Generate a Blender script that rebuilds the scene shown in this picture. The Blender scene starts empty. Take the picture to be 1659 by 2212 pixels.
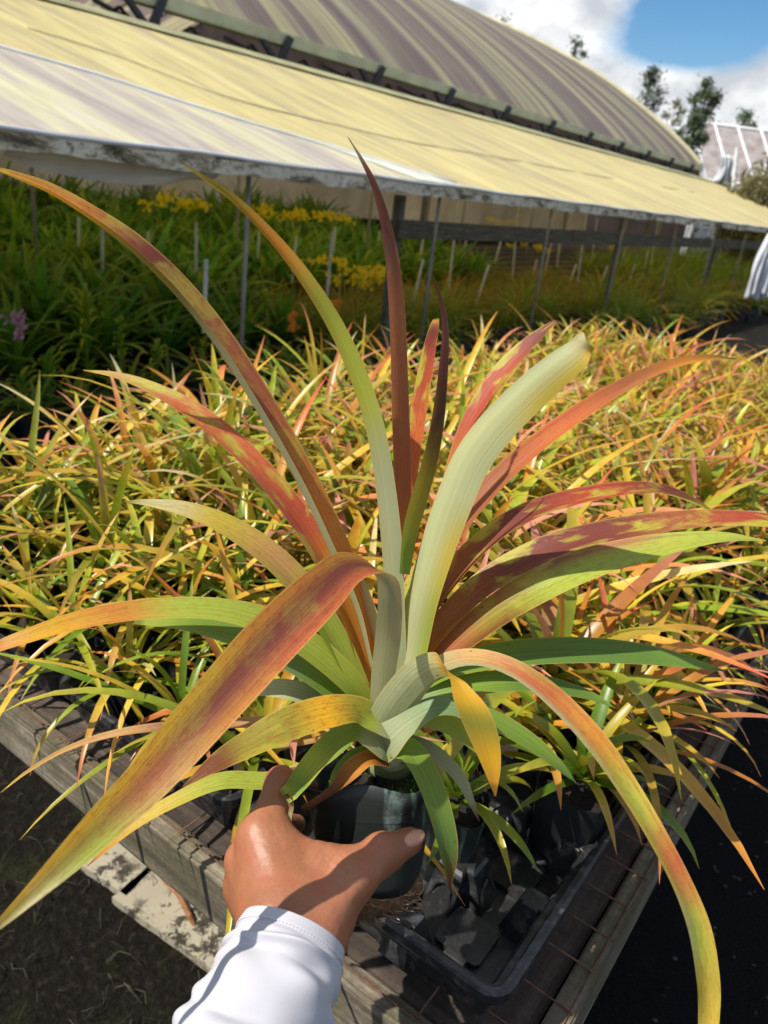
import bpy, bmesh, math, random
import numpy as np
from mathutils import Vector, Matrix, noise

random.seed(7)
rng = np.random.default_rng(7)
SC = bpy.context.scene
COL = SC.collection

# ------------------------------------------------------------------ camera
F, CX, CY, EYE = 1690.0, 829.5, 1106.0, 1.42
_roll, _pitch = math.radians(7.2), math.radians(22.8)
_up = np.array([math.sin(_roll)*math.cos(_pitch), -math.cos(_roll)*math.cos(_pitch), -math.sin(_pitch)])
_vx = 2125-CX
_v1 = np.array([_vx, -(_up[0]*_vx+_up[2]*F)/_up[1], F]); _v1 /= np.linalg.norm(_v1)
AZ = _up; AY = _v1; AX = np.cross(AY, AZ)          # world axes seen from the camera (right, down, forward)
WORLD = np.array([AX, AY, AZ])                     # camera -> world
CAMP = np.array([0, 0, EYE])
def cam2w(c): return WORLD @ np.asarray(c, float)
def P(px, py, d):
    """survey point: bearing of a photo pixel at a measured distance d (metres)"""
    return cam2w([(px-CX)/F*d, (py-CY)/F*d, d]) + CAMP
def on_z(px, py, z):
    r = cam2w([(px-CX)/F, (py-CY)/F, 1]); return CAMP + r*((z-EYE)/r[2])
def on_x(px, py, x):
    r = cam2w([(px-CX)/F, (py-CY)/F, 1]); return CAMP + r*(x/r[0])

cam = bpy.data.cameras.new('camera'); camo = bpy.data.objects.new('camera', cam); COL.objects.link(camo)
R_, D_, W_ = WORLD[:, 0], WORLD[:, 1], WORLD[:, 2]
camo.matrix_world = Matrix([[R_[0], -D_[0], -W_[0], 0], [R_[1], -D_[1], -W_[1], 0], [R_[2], -D_[2], -W_[2], EYE], [0, 0, 0, 1]])
cam.sensor_fit = 'VERTICAL'; cam.sensor_height = 24; cam.sensor_width = 18
cam.lens = F/2212*24
cam.clip_start = 0.03; cam.clip_end = 2000
cam.dof.use_dof = True; cam.dof.focus_distance = 0.58; cam.dof.aperture_fstop = cam.lens/2.6
SC.camera = camo

# ------------------------------------------------------------------ sun + sky
SUN = Vector((-0.38, -0.48, 0.79)).normalized()
elev = math.asin(SUN.z)
sl = bpy.data.lights.new('sun', 'SUN'); sl.energy = 5.0; sl.angle = math.radians(0.5); sl.color = (1, 0.945, 0.85)
so = bpy.data.objects.new('sun', sl); COL.objects.link(so)
so.rotation_euler = (-SUN).to_track_quat('-Z', 'Y').to_euler()
world = bpy.data.worlds.new('World'); SC.world = world; world.use_nodes = True
nt = world.node_tree; nt.nodes.clear()
wo = nt.nodes.new('ShaderNodeOutputWorld'); bg = nt.nodes.new('ShaderNodeBackground')
sky = nt.nodes.new('ShaderNodeTexSky'); sky.sky_type = 'NISHITA'; sky.sun_disc = False
sky.sun_elevation = elev; sky.sun_rotation = math.atan2(SUN.x, SUN.y)
sky.air_density = 1.0; sky.dust_density = 0.3; sky.ozone_density = 2.5
tc = nt.nodes.new('ShaderNodeTexCoord')
mp = nt.nodes.new('ShaderNodeMapping'); mp.inputs['Scale'].default_value = (2.6, 2.6, 5); mp.inputs['Location'].default_value = (0.35, 0.3, -0.12)
n1 = nt.nodes.new('ShaderNodeTexNoise'); n1.inputs['Scale'].default_value = 1.9; n1.inputs['Detail'].default_value = 9; n1.inputs['Roughness'].default_value = 0.55
cr = nt.nodes.new('ShaderNodeValToRGB'); cr.color_ramp.elements[0].position = 0.38; cr.color_ramp.elements[1].position = 0.64
n2 = nt.nodes.new('ShaderNodeTexNoise'); n2.inputs['Scale'].default_value = 3.5; n2.inputs['Detail'].default_value = 6
cc = nt.nodes.new('ShaderNodeValToRGB')
cc.color_ramp.elements[0].position = 0.40; cc.color_ramp.elements[0].color = (3.9, 4.15, 4.5, 1)
cc.color_ramp.elements[1].position = 0.60; cc.color_ramp.elements[1].color = (7.8, 7.8, 7.7, 1)
mixc = nt.nodes.new('ShaderNodeMixRGB')
L = nt.links.new
def mnode(op, a, b=None):
    m = nt.nodes.new('ShaderNodeMath'); m.operation = op
    for i, x in enumerate((a, b)):
        if x is None: continue
        if isinstance(x, (int, float)): m.inputs[i].default_value = x
        else: nt.links.new(x, m.inputs[i])
    return m.outputs[0]
dens = None
for (bx_, by_, rad_, amt) in ((1080, 0, .13, .30), (1280, 20, .07, .18), (1250, 200, .08, .30), (1400, 220, .09, .34), (1540, 205, .07, .32), (1640, 190, .06, .28), (1620, 330, .16, .30), (1480, 72, .070, -.56), (1600, 62, .065, -.46), (1240, 112, .04, -.34), (1350, 100, .05, -.36), (1560, 0, .07, -.34)):
    dv_ = cam2w([(bx_-CX)/F, (by_-CY)/F, 1]); dv_ /= np.linalg.norm(dv_)
    dt = nt.nodes.new('ShaderNodeVectorMath'); dt.operation = 'DISTANCE'; dt.inputs[1].default_value = tuple(dv_)
    nt.links.new(tc.outputs['Generated'], dt.inputs[0])
    g_ = mnode('MULTIPLY', mnode('EXPONENT', mnode('MULTIPLY', mnode('POWER', mnode('DIVIDE', dt.outputs['Value'], rad_), 2), -1.0)), amt)
    dens = g_ if dens is None else mnode('ADD', dens, g_)
L(tc.outputs['Generated'], mp.inputs['Vector']); L(mp.outputs[0], n1.inputs['Vector']); L(mp.outputs[0], n2.inputs['Vector'])
L(mnode('ADD', n1.outputs['Fac'], dens), cr.inputs['Fac']); L(cr.outputs['Color'], mixc.inputs['Fac']); L(n2.outputs['Fac'], cc.inputs['Fac'])
hs_ = nt.nodes.new('ShaderNodeHueSaturation'); hs_.inputs['Saturation'].default_value = 1.32; hs_.inputs['Value'].default_value = .80
L(sky.outputs['Color'], hs_.inputs['Color']); L(hs_.outputs[0], mixc.inputs[1]); L(cc.outputs['Color'], mixc.inputs[2])
L(mixc.outputs['Color'], bg.inputs['Color']); bg.inputs['Strength'].default_value = 0.125
L(bg.outputs[0], wo.inputs['Surface'])
vs = SC.view_settings; vs.view_transform = 'Standard'; vs.look = 'None'; vs.gamma = 1; vs.use_curve_mapping = False; vs.exposure = 0.34
SC.cycles.max_bounces = 8; SC.cycles.transparent_max_bounces = 8

# ------------------------------------------------------------------ helpers
def lin(c):
    return tuple(((v/255)/12.92 if v/255 <= 0.04045 else ((v/255+0.055)/1.055)**2.4) for v in c)
def make(name, verts, faces, mat, parent=None, smooth=False, attrs=None, uv=None):
    me = bpy.data.meshes.new(name)
    me.from_pydata([tuple(map(float, v)) for v in verts], [], [tuple(f) for f in faces])
    if attrs:
        for k, arr in attrs.items():
            a = me.color_attributes.new(k, 'FLOAT_COLOR', 'POINT')
            arr = np.asarray(arr, dtype=np.float32)
            if arr.shape[1] == 3: arr = np.hstack([arr, np.ones((len(arr), 1), np.float32)])
            a.data.foreach_set('color', arr.ravel())
    if uv is not None:
        ul = me.uv_layers.new(name='UVMap')
        idx = np.empty(len(me.loops), dtype=np.int32); me.loops.foreach_get('vertex_index', idx)
        ul.data.foreach_set('uv', np.asarray(uv, dtype=np.float32)[idx].ravel())
    if smooth: me.polygons.foreach_set('use_smooth', [True]*len(me.polygons))
    if mat: me.materials.append(mat)
    me.update()
    o = bpy.data.objects.new(name, me); COL.objects.link(o)
    if parent: o.parent = parent
    return o
def empty(name, loc=(0, 0, 0)):
    o = bpy.data.objects.new(name, None); COL.objects.link(o); o.location = tuple(map(float, loc)); o.empty_display_size = 0.05
    return o
def tag(o, label, cat, group=None):
    o['label'] = label; o['category'] = cat
    if group: o['group'] = group
    return o
def struct(o, kind='structure'):
    o['kind'] = kind; return o
def shift(verts, loc): 
    l = np.asarray(loc, float); return [np.asarray(v, float)-l for v in verts]

class MB:
    def __init__(s): s.v = []; s.f = []
    def add(s, v, f):
        b = len(s.v); s.v += [np.asarray(q, float) for q in v]; s.f += [tuple(i+b for i in q) for q in f]; return s
    def box(s, a, b, bev=0.0):
        x0, y0, z0 = a; x1, y1, z1 = b
        if bev <= 0:
            v = [(x0,y0,z0),(x1,y0,z0),(x1,y1,z0),(x0,y1,z0),(x0,y0,z1),(x1,y0,z1),(x1,y1,z1),(x0,y1,z1)]
            f = [(0,3,2,1),(4,5,6,7),(0,1,5,4),(1,2,6,5),(2,3,7,6),(3,0,4,7)]
            return s.add(v, f)
        bm = bmesh.new(); bmesh.ops.create_cube(bm, size=1)
        for q in bm.verts: q.co = Vector(((x0+x1)/2+q.co.x*(x1-x0), (y0+y1)/2+q.co.y*(y1-y0), (z0+z1)/2+q.co.z*(z1-z0)))
        bmesh.ops.bevel(bm, geom=bm.edges[:], offset=bev, segments=2, affect='EDGES')
        bm.verts.index_update()
        s.add([q.co[:] for q in bm.verts], [tuple(q.index for q in fc.verts) for fc in bm.faces]); bm.free(); return s
    def bar(s, a, b, w, h, bev=0.0):
        """box from a to b with width w and height h"""
        a = np.asarray(a, float); b = np.asarray(b, float); t = b-a; ln = np.linalg.norm(t); t /= ln
        u = np.array([0, 0, 1.0]); 
        if abs(t[2]) > .95: u = np.array([0, 1.0, 0])
        sd = np.cross(t, u); sd /= np.linalg.norm(sd); u = np.cross(sd, t)
        m = MB().box((0, -w/2, -h/2), (ln, w/2, h/2), bev)
        return s.add([a+t*q[0]+sd*q[1]+u*q[2] for q in m.v], m.f)
    def tube(s, pts, rad, n=8, cap=True):
        pts = [np.asarray(p, float) for p in pts]; m = len(pts)
        if not hasattr(rad, '__len__'): rad = [rad]*m
        v = []; f = []; prev = None
        for i in range(m):
            t = pts[min(i+1, m-1)]-pts[max(i-1, 0)]; t /= np.linalg.norm(t)+1e-12
            if prev is None:
                a = np.array([0, 0, 1.0]) if abs(t[2]) < .9 else np.array([1.0, 0, 0])
                prev = np.cross(t, a)
            prev = prev-t*np.dot(prev, t); prev /= np.linalg.norm(prev)+1e-12; q = np.cross(t, prev)
            for k in range(n):
                an = 2*math.pi*k/n; v.append(pts[i]+rad[i]*(math.cos(an)*prev+math.sin(an)*q))
        for i in range(m-1):
            for k in range(n):
                f.append((i*n+k, i*n+(k+1) % n, (i+1)*n+(k+1) % n, (i+1)*n+k))
        if cap: f.append(tuple(range(n))[::-1]); f.append(tuple((m-1)*n+k for k in range(n)))
        return s.add(v, f)
    def loft(s, rings, cap0=True, cap1=True):
        n = len(rings[0]); v = [p for r in rings for p in r]; f = []
        for i in range(len(rings)-1):
            for k in range(n): f.append((i*n+k, i*n+(k+1) % n, (i+1)*n+(k+1) % n, (i+1)*n+k))
        if cap0: f.append(tuple(range(n))[::-1])
        if cap1: f.append(tuple((len(rings)-1)*n+k for k in range(n)))
        return s.add(v, f)
    def build(s, name, mat, parent=None, smooth=False, loc=None):
        v = s.v if loc is None else shift(s.v, loc)
        o = make(name, v, s.f, mat, parent, smooth)
        if loc is not None and parent is None: o.location = tuple(map(float, loc))
        return o

# ------------------------------------------------------------------ materials
def mat(name, build):
    m = bpy.data.materials.new(name); m.use_nodes = True
    t = m.node_tree; t.nodes.clear(); out = t.nodes.new('ShaderNodeOutputMaterial')
    build(t, out); return m
def N(t, ty, **kw):
    n = t.nodes.new(ty)
    for k, v in kw.items():
        if k in n.inputs: n.inputs[k].default_value = v
        else: setattr(n, k, v)
    return n
def ramp(t, fac, stops):
    r = t.nodes.new('ShaderNodeValToRGB'); e = r.color_ramp.elements
    while len(e) < len(stops): e.new(0.5)
    for el, (p, c) in zip(e, stops): el.position = p; el.color = tuple(c)+((1,) if len(c) == 3 else ())
    t.links.new(fac, r.inputs['Fac']); return r.outputs['Color']
def coords(t, scale=(1, 1, 1), kind='Object', rot=(0, 0, 0)):
    c = t.nodes.new('ShaderNodeTexCoord'); m = t.nodes.new('ShaderNodeMapping'); m.inputs['Scale'].default_value = scale; m.inputs['Rotation'].default_value = rot
    t.links.new(c.outputs[kind], m.inputs['Vector']); return m.outputs[0]
def nz(t, vec, scale, detail=4, rough=0.55, dist=0.0):
    n = t.nodes.new('ShaderNodeTexNoise'); n.inputs['Scale'].default_value = scale; n.inputs['Detail'].default_value = detail
    n.inputs['Roughness'].default_value = rough; n.inputs['Distortion'].default_value = dist
    if vec is not None: t.links.new(vec, n.inputs['Vector'])
    return n.outputs['Fac']
def mix(t, fac, a, b, mode='MIX'):
    m = t.nodes.new('ShaderNodeMixRGB'); m.blend_type = mode
    for i, x in enumerate((fac, a, b)):
        if isinstance(x, (int, float)): m.inputs[i].default_value = x
        elif isinstance(x, tuple): m.inputs[i].default_value = x+((1,) if len(x) == 3 else ())
        else: t.links.new(x, m.inputs[i])
    return m.outputs['Color']
def bump(t, h, strength=0.3, dist=0.002):
    b = t.nodes.new('ShaderNodeBump'); b.inputs['Strength'].default_value = strength; b.inputs['Distance'].default_value = dist
    t.links.new(h, b.inputs['Height']); return b.outputs['Normal']
def princ(t, out, col, rough=0.6, normal=None, transl=0.0, tcol=None, **kw):
    p = t.nodes.new('ShaderNodeBsdfPrincipled')
    if isinstance(col, tuple): p.inputs['Base Color'].default_value = col+((1,) if len(col) == 3 else ())
    else: t.links.new(col, p.inputs['Base Color'])
    if isinstance(rough, (int, float)): p.inputs['Roughness'].default_value = rough
    else: t.links.new(rough, p.inputs['Roughness'])
    for k, v in kw.items(): p.inputs[k.replace('_', ' ')].default_value = v
    if normal is not None: t.links.new(normal, p.inputs['Normal'])
    if transl > 0:
        tr = t.nodes.new('ShaderNodeBsdfTranslucent'); c = tcol if tcol is not None else col
        if isinstance(c, tuple): tr.inputs['Color'].default_value = c+((1,) if len(c) == 3 else ())
        else: t.links.new(c, tr.inputs['Color'])
        mx = t.nodes.new('ShaderNodeMixShader'); mx.inputs[0].default_value = transl
        t.links.new(p.outputs[0], mx.inputs[1]); t.links.new(tr.outputs[0], mx.inputs[2]); t.links.new(mx.outputs[0], out.inputs['Surface'])
    else: t.links.new(p.outputs[0], out.inputs['Surface'])
    return p
def attr(t, name):
    a = t.nodes.new('ShaderNodeAttribute'); a.attribute_name = name; return a

def m_bigleaf(t, out):
    # upper side in 'top', pale scurfy underside in 'bot'; red bars and yellow patches are pigment
    uvc = t.nodes.new('ShaderNodeUVMap'); uvc.uv_map = 'UVMap'
    def mapped(s):
        m = t.nodes.new('ShaderNodeMapping'); m.inputs['Scale'].default_value = s; t.links.new(uvc.outputs[0], m.inputs['Vector']); return m.outputs[0]
    a, b = attr(t, 'top'), attr(t, 'bot'); al = attr(t, 'pat')
    patch = nz(t, mapped((1.4, 26, 1)), 1.0, 4, 0.55, 0.6)
    patchm = ramp(t, patch, [(0.50, (0, 0, 0)), (0.62, (1, 1, 1))])
    sp = t.nodes.new('ShaderNodeSeparateColor'); t.links.new(al.outputs['Color'], sp.inputs[0])
    k = t.nodes.new('ShaderNodeMath'); k.operation = 'MULTIPLY'; t.links.new(patchm, k.inputs[0]); t.links.new(sp.outputs[0], k.inputs[1])
    top = mix(t, k.outputs[0], a.outputs['Color'], lin((196, 190, 70)))
    # red/brown mottling
    mo = nz(t, mapped((9, 130, 1)), 1.0, 6, 0.75, 0.3); mom = ramp(t, mo, [(0.50, (0, 0, 0)), (0.62, (1, 1, 1))])
    k2 = t.nodes.new('ShaderNodeMath'); k2.operation = 'MULTIPLY'; t.links.new(mom, k2.inputs[0]); t.links.new(sp.outputs[1], k2.inputs[1])
    top = mix(t, k2.outputs[0], top, lin((150, 48, 38)))
    strip = nz(t, mapped((34, 3, 1)), 1.0, 3, 0.6); stripm = ramp(t, strip, [(0.3, (0.72, 0.73, 0.70)), (0.7, (1.18, 1.17, 1.14))])
    top = mix(t, 1.0, top, stripm, 'MULTIPLY')
    strip2 = nz(t, mapped((46, 1.2, 1)), 1.0, 2, 0.5); s2 = ramp(t, strip2, [(0.3, (0.88, 0.88, 0.86)), (0.7, (1.08, 1.08, 1.06))])
    bot = mix(t, 1.0, b.outputs['Color'], s2, 'MULTIPLY')
    # small brown flecks
    fl = t.nodes.new('ShaderNodeTexVoronoi'); fl.inputs['Scale'].default_value = 1.0; t.links.new(mapped((3, 75, 1)), fl.inputs['Vector'])
    flm = ramp(t, fl.outputs['Distance'], [(0.05, (1, 1, 1)), (0.11, (0, 0, 0))])
    rn = nz(t, mapped((2, 20, 1)), 1.0, 1); rm = ramp(t, rn, [(0.56, (0, 0, 0)), (0.6, (.8, .8, .8))])
    flm = mix(t, 1.0, flm, rm, 'MULTIPLY')
    top = mix(t, flm, top, lin((110, 60, 30)))
    g = t.nodes.new('ShaderNodeNewGeometry')
    c = mix(t, g.outputs['Backfacing'], top, bot)
    # yellow translucent margin
    sx = t.nodes.new('ShaderNodeSeparateXYZ'); t.links.new(uvc.outputs[0], sx.inputs[0])
    e = ramp(t, sx.outputs['X'], [(0.0, (1, 1, 1)), (0.04, (0, 0, 0)), (0.96, (0, 0, 0)), (1.0, (1, 1, 1))])
    ef = t.nodes.new('ShaderNodeMath'); ef.operation = 'MULTIPLY'; ef.inputs[1].default_value = 0.6; t.links.new(e, ef.inputs[0])
    c = mix(t, ef.outputs[0], c, lin((214, 180, 96)))
    mr_ = ramp(t, sx.outputs['X'], [(0.0, (1, 1, 1)), (0.485, (1, 1, 1)), (0.5, (.80, .82, .78)), (0.515, (1, 1, 1))]); c = mix(t, 1.0, c, mr_, 'MULTIPLY')
    tcol = mix(t, 0.5, top, c)
    hgt = mix(t, 0.5, strip, strip2)
    princ(t, out, c, 0.42, bump(t, hgt, 0.7, 0.0008), 0.36, tcol, Specular_IOR_Level=0.4)
M_big = mat('big_leaf', m_bigleaf)

def m_leaf(rough, transl, hs=0.04, val=0.25):
    def b(t, out):
        a = attr(t, 'Col'); oi = t.nodes.new('ShaderNodeObjectInfo')
        h = t.nodes.new('ShaderNodeHueSaturation')
        m1 = t.nodes.new('ShaderNodeMapRange'); m1.inputs['To Min'].default_value = 0.5-hs; m1.inputs['To Max'].default_value = 0.5+hs
        m2 = t.nodes.new('ShaderNodeMapRange'); m2.inputs['To Min'].default_value = 1-val; m2.inputs['To Max'].default_value = 1+val
        t.links.new(oi.outputs['Random'], m1.inputs['Value'])
        fr = t.nodes.new('ShaderNodeMath'); fr.operation = 'FRACT'; mu = t.nodes.new('ShaderNodeMath'); mu.operation = 'MULTIPLY'; mu.inputs[1].default_value = 7.31
        t.links.new(oi.outputs['Random'], mu.inputs[0]); t.links.new(mu.outputs[0], fr.inputs[0]); t.links.new(fr.outputs[0], m2.inputs['Value'])
        t.links.new(m1.outputs[0], h.inputs['Hue']); t.links.new(m2.outputs[0], h.inputs['Value']); t.links.new(a.outputs['Color'], h.inputs['Color'])
        n = nz(t, coords(t, (1, 1, 1)), 45, 3); nm = ramp(t, n, [(0.3, (0.8, 0.8, 0.8)), (0.7, (1.12, 1.12, 1.12))])
        c = mix(t, 1.0, h.outputs['Color'], nm, 'MULTIPLY')
        princ(t, out, c, rough, None, transl, c, Specular_IOR_Level=0.45)
    return b
M_leaf = mat('bromeliad_leaf', m_leaf(0.33, 0.36, 0.010, 0.26))
M_green = mat('orchid_leaf', m_leaf(0.4, 0.45, 0.015, 0.25))
M_tree = mat('tree_leaf', m_leaf(0.6, 0.25, 0.015, 0.15))

def m_wood(cols, ax, bs=0.6):
    def b(t, out):
        sc = [60, 60, 60]; sc[ax] = 3.0
        v = coords(t, tuple(sc)); n = nz(t, v, 1.0, 6, 0.65, 0.4)
        v2 = coords(t); blot = nz(t, v2, 14, 5, 0.6); fine = nz(t, v2, 160, 3)
        c = ramp(t, n, [(0.28, cols[0]), (0.5, cols[1]), (0.72, cols[2])])
        bm_ = ramp(t, blot, [(0.45, (0, 0, 0)), (0.62, (0.75, 0.75, 0.75))])
        c = mix(t, bm_, c, cols[3])
        fm = ramp(t, fine, [(0.35, (0.75, 0.75, 0.75)), (0.65, (1.1, 1.1, 1.1))]); c = mix(t, 1.0, c, fm, 'MULTIPLY')
        princ(t, out, c, 0.85, bump(t, n, bs, 0.003))
    return b
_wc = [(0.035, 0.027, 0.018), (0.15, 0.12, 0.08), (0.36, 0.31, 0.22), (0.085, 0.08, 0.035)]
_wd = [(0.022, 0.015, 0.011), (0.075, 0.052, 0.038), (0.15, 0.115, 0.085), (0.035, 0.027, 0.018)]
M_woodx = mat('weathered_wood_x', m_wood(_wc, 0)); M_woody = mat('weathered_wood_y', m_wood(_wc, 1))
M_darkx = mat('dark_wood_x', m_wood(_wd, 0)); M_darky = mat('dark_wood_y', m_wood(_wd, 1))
M_woodz = mat('post_wood', m_wood([(0.05, 0.045, 0.035), (0.12, 0.11, 0.09), (0.2, 0.18, 0.15), (0.08, 0.08, 0.05)], 2))
def m_fas(t, out):
    n = nz(t, coords(t, (9, 3.5, 9)), 1.0, 7, 0.72, .6); n2 = nz(t, coords(t), 26, 5, .7)
    c = ramp(t, n, [(0.36, (0.05, 0.04, 0.025)), (0.43, (0.28, 0.235, 0.15)), (0.50, (0.64, 0.57, 0.43)), (0.72, (0.82, 0.77, 0.63))])
    c = mix(t, ramp(t, n2, [(0.54, (0, 0, 0)), (0.66, (.85, .85, .85))]), c, (0.08, 0.064, 0.035))
    princ(t, out, c, 0.9, bump(t, n2, .8, .01))
M_fascia = mat('mossy_fascia_wood', m_fas)

def m_plain(col, rough=0.5, nscale=30, var=0.25, bs=0.0, **kw):
    def b(t, out):
        n = nz(t, coords(t), nscale, 4, 0.6)
        c = ramp(t, n, [(0.3, tuple(x*(1-var) for x in col)), (0.7, tuple(x*(1+var) for x in col))])
        princ(t, out, c, rough, bump(t, n, bs, 0.003) if bs else None, **kw)
    return b
M_rust = mat('rusty_wire', m_plain((0.13, 0.055, 0.03), 0.8, 80, 0.5))
M_soil = mat('potting_soil', m_plain((0.018, 0.013, 0.010), 0.95, 220, 0.9, 1.0))
M_moss = mat('moss', m_plain((0.10, 0.26, 0.02), 0.9, 300, 0.7, 1.0))
M_coir = mat('root_mat', m_plain((0.13, 0.065, 0.03), 0.95, 180, 0.7, 1.0))
M_potblk = mat('black_pot_plastic', m_plain((0.014, 0.017, 0.018), 0.42, 25, 0.4))
M_grey = mat('grey_metal_pipe', m_plain((0.21, 0.185, 0.15), 0.5, 8, 0.3))
M_stake = mat('pale_pvc', m_plain((0.55, 0.53, 0.44), 0.6, 20, 0.25))
M_blackmetal = mat('black_steel', m_plain((0.03, 0.033, 0.036), 0.6, 10, 0.3))
M_white = mat('white_paint', m_plain((0.7, 0.71, 0.73), 0.6, 6, 0.12))
M_yel = mat('yellow_petal', m_plain((0.90, 0.70, 0.01), 0.6, 30, 0.1, transl=0.3))
M_ora = mat('orange_petal', m_plain((0.85, 0.33, 0.03), 0.6, 30, 0.15, transl=0.3))
M_pink = mat('pink_petal', m_plain((0.60, 0.32, 0.42), 0.6, 30, 0.15, transl=0.3))
M_bark = mat('bark', m_plain((0.16, 0.14, 0.11), 0.9, 8, 0.4, 0.5))
M_stem = mat('green_stem', m_plain((0.12, 0.2, 0.04), 0.6, 20, 0.2))
M_dry = mat('dry_leaf', m_plain((0.30, 0.13, 0.05), 0.8, 60, 0.5, 0.5, transl=0.2))

def m_tray(t, out):
    v = coords(t); n = nz(t, v, 60, 5, 0.7); n2 = nz(t, v, 9, 3)
    dust = mix(t, 1.0, ramp(t, n, [(0.50, (0, 0, 0)), (0.85, (1, 1, 1))]), ramp(t, n2, [(0.35, (0.25, 0.25, 0.25)), (0.7, (.7, .7, .7))]), 'MULTIPLY')
    c = mix(t, dust, (0.020, 0.020, 0.021), (0.20, 0.205, 0.21))
    princ(t, out, c, ramp(t, n, [(0.3, (0.22, 0.22, 0.22)), (0.8, (0.45, 0.45, 0.45))]), bump(t, n, 0.25, 0.001))
M_tray = mat('black_tray_plastic', m_tray)
def m_bag(t, out):
    v = coords(t, (1, 1, 1)); w = nz(t, coords(t, (60, 60, 5)), 1.0, 2, 0.5, 0.1); n = nz(t, v, 120, 5, 0.75)
    sm = mix(t, 1.0, ramp(t, w, [(0.56, (0, 0, 0)), (0.62, (1, 1, 1))]), ramp(t, n, [(0.4, (.2, .2, .2)), (0.65, (.9, .9, .9))]), 'MULTIPLY')
    c = mix(t, sm, (0.014, 0.019, 0.017), (0.14, 0.19, 0.17))
    princ(t, out, c, 0.5, bump(t, n, 0.3, 0.001))
M_railw = mat('mossy_brown_wood', m_wood([(0.035, 0.025, 0.016), (0.10, 0.075, 0.05), (0.22, 0.19, 0.14), (0.07, 0.065, 0.03)], 1))
M_bag = mat('dark_green_pot_plastic', m_bag)

def m_ground(t, out):
    v = coords(t); n = nz(t, v, 3.5, 8, 0.7); n2 = nz(t, v, 55, 5, 0.7); n3 = nz(t, v, 1.1, 3)
    c = ramp(t, n2, [(0.3, (0.003, 0.0025, 0.002)), (0.55, (0.012, 0.009, 0.006)), (0.75, (0.045, 0.033, 0.02))])
    g = ramp(t, n, [(0.52, (0, 0, 0)), (0.64, (0.75, 0.75, 0.75))])
    c = mix(t, g, c, mix(t, n2, (0.006, 0.008, 0.002), (0.04, 0.045, 0.012)))
    princ(t, out, c, 0.95, bump(t, n2, 1.0, 0.02), Specular_IOR_Level=0.15)
M_ground = mat('dark_soil', m_ground)
def m_mat(t, out):
    v = coords(t); n = nz(t, v, 200, 4, 0.7); n2 = nz(t, v, 7, 5)
    c = ramp(t, n, [(0.35, (0.003, 0.003, 0.0035)), (0.62, (0.011, 0.011, 0.012)), (0.78, (0.05, 0.05, 0.05))])
    c = mix(t, ramp(t, n2, [(0.62, (0, 0, 0)), (0.75, (.5, .5, .5))]), c, (0.025, 0.02, 0.015))
    princ(t, out, c, 0.95, bump(t, n, 1.0, 0.01), Specular_IOR_Level=0.1)
M_mat = mat('black_cinder', m_mat)
def m_slab(t, out):
    v = coords(t); n = nz(t, v, 30, 6, 0.75); n2 = nz(t, v, 8, 4)
    m = mix(t, 1.0, ramp(t, n, [(0.50, (0, 0, 0)), (0.56, (1, 1, 1))]), ramp(t, n2, [(0.40, (0, 0, 0)), (0.55, (1, 1, 1))]), 'MULTIPLY')
    c = mix(t, m, mix(t, n2, (0.22, 0.19, 0.13), (0.44, 0.39, 0.28)), (0.035, 0.028, 0.018))
    princ(t, out, c, 0.9)
M_slab = mat('stained_board', m_slab)

def m_film(stops, sc, tr, fine=True, sc2=None):
    """weathered greenhouse film with algae streaks, a sheet that lets light through"""
    def b(t, out):
        n = nz(t, coords(t, sc), 1.0, 5, 0.62, 0.25)
        c = ramp(t, n, stops)
        n2 = nz(t, coords(t, sc2 or tuple(s*4 for s in sc)), 1.0, 4, 0.6)
        c = mix(t, 1.0, c, ramp(t, n2, [(0.3, (0.86, 0.85, 0.84)), (0.7, (1.1, 1.1, 1.1))]), 'MULTIPLY')
        n3 = nz(t, coords(t), 0.8, 4, 0.6)
        c = mix(t, 1.0, c, ramp(t, n3, [(0.3, (0.9, 0.9, 0.92)), (0.7, (1.06, 1.06, 1.03))]), 'MULTIPLY')
        princ(t, out, c, 0.5, None, tr, c, Specular_IOR_Level=0.3)
    return b
M_awn = mat('yellow_film', m_film([(0.30, lin((206, 188, 156))), (0.42, lin((230, 212, 156))), (0.56, lin((247, 230, 158))), (0.75, lin((244, 232, 192)))], (0.35, 3.4, 1), 0.38))
M_awn2 = mat('lavender_film', m_film([(0.32, lin((180, 170, 162))), (0.46, lin((200, 190, 174))), (0.58, lin((218, 212, 172))), (0.72, lin((222, 217, 196)))], (0.5, 4.2, 1), 0.2))
M_pale = mat('bleached_film', m_film([(0.3, lin((214, 216, 190))), (0.7, lin((236, 238, 224)))], (0.5, 4.2, 1), 0.2))
M_arch = mat('striped_mauve_film', m_film([(0.34, lin((138, 122, 116))), (0.50, lin((156, 140, 132))), (0.545, lin((190, 182, 150))), (0.60, lin((214, 206, 158))), (0.66, lin((158, 144, 134))), (0.8, lin((150, 134, 128)))], (0.02, 1.3, 0.02), 0.45, sc2=(0.1, 6, 0.1)))
M_backfilm = mat('cream_film', m_film([(0.3, lin((205, 195, 180))), (0.7, lin((245, 238, 225)))], (0.5, 0.6, 0.5), 0.6))
M_mauve = mat('mauve_film', m_film([(0.3, lin((112, 98, 100))), (0.7, lin((150, 136, 134)))], (0.5, 0.6, 0.5), 0.3))
M_plastic = mat('white_plastic_sheet', m_film([(0.3, lin((190, 192, 198))), (0.7, lin((235, 238, 242)))], (2, 2, 2), 0.4))
M_roofw = mat('greyish_roof_sheet', m_film([(0.3, lin((150, 138, 138))), (0.7, lin((196, 188, 182)))], (2, 2, 2), 0.3))
M_gutter = mat('pale_green_beam', m_plain(tuple(lin((186, 186, 156))), 0.7, 3, 0.2))
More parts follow.
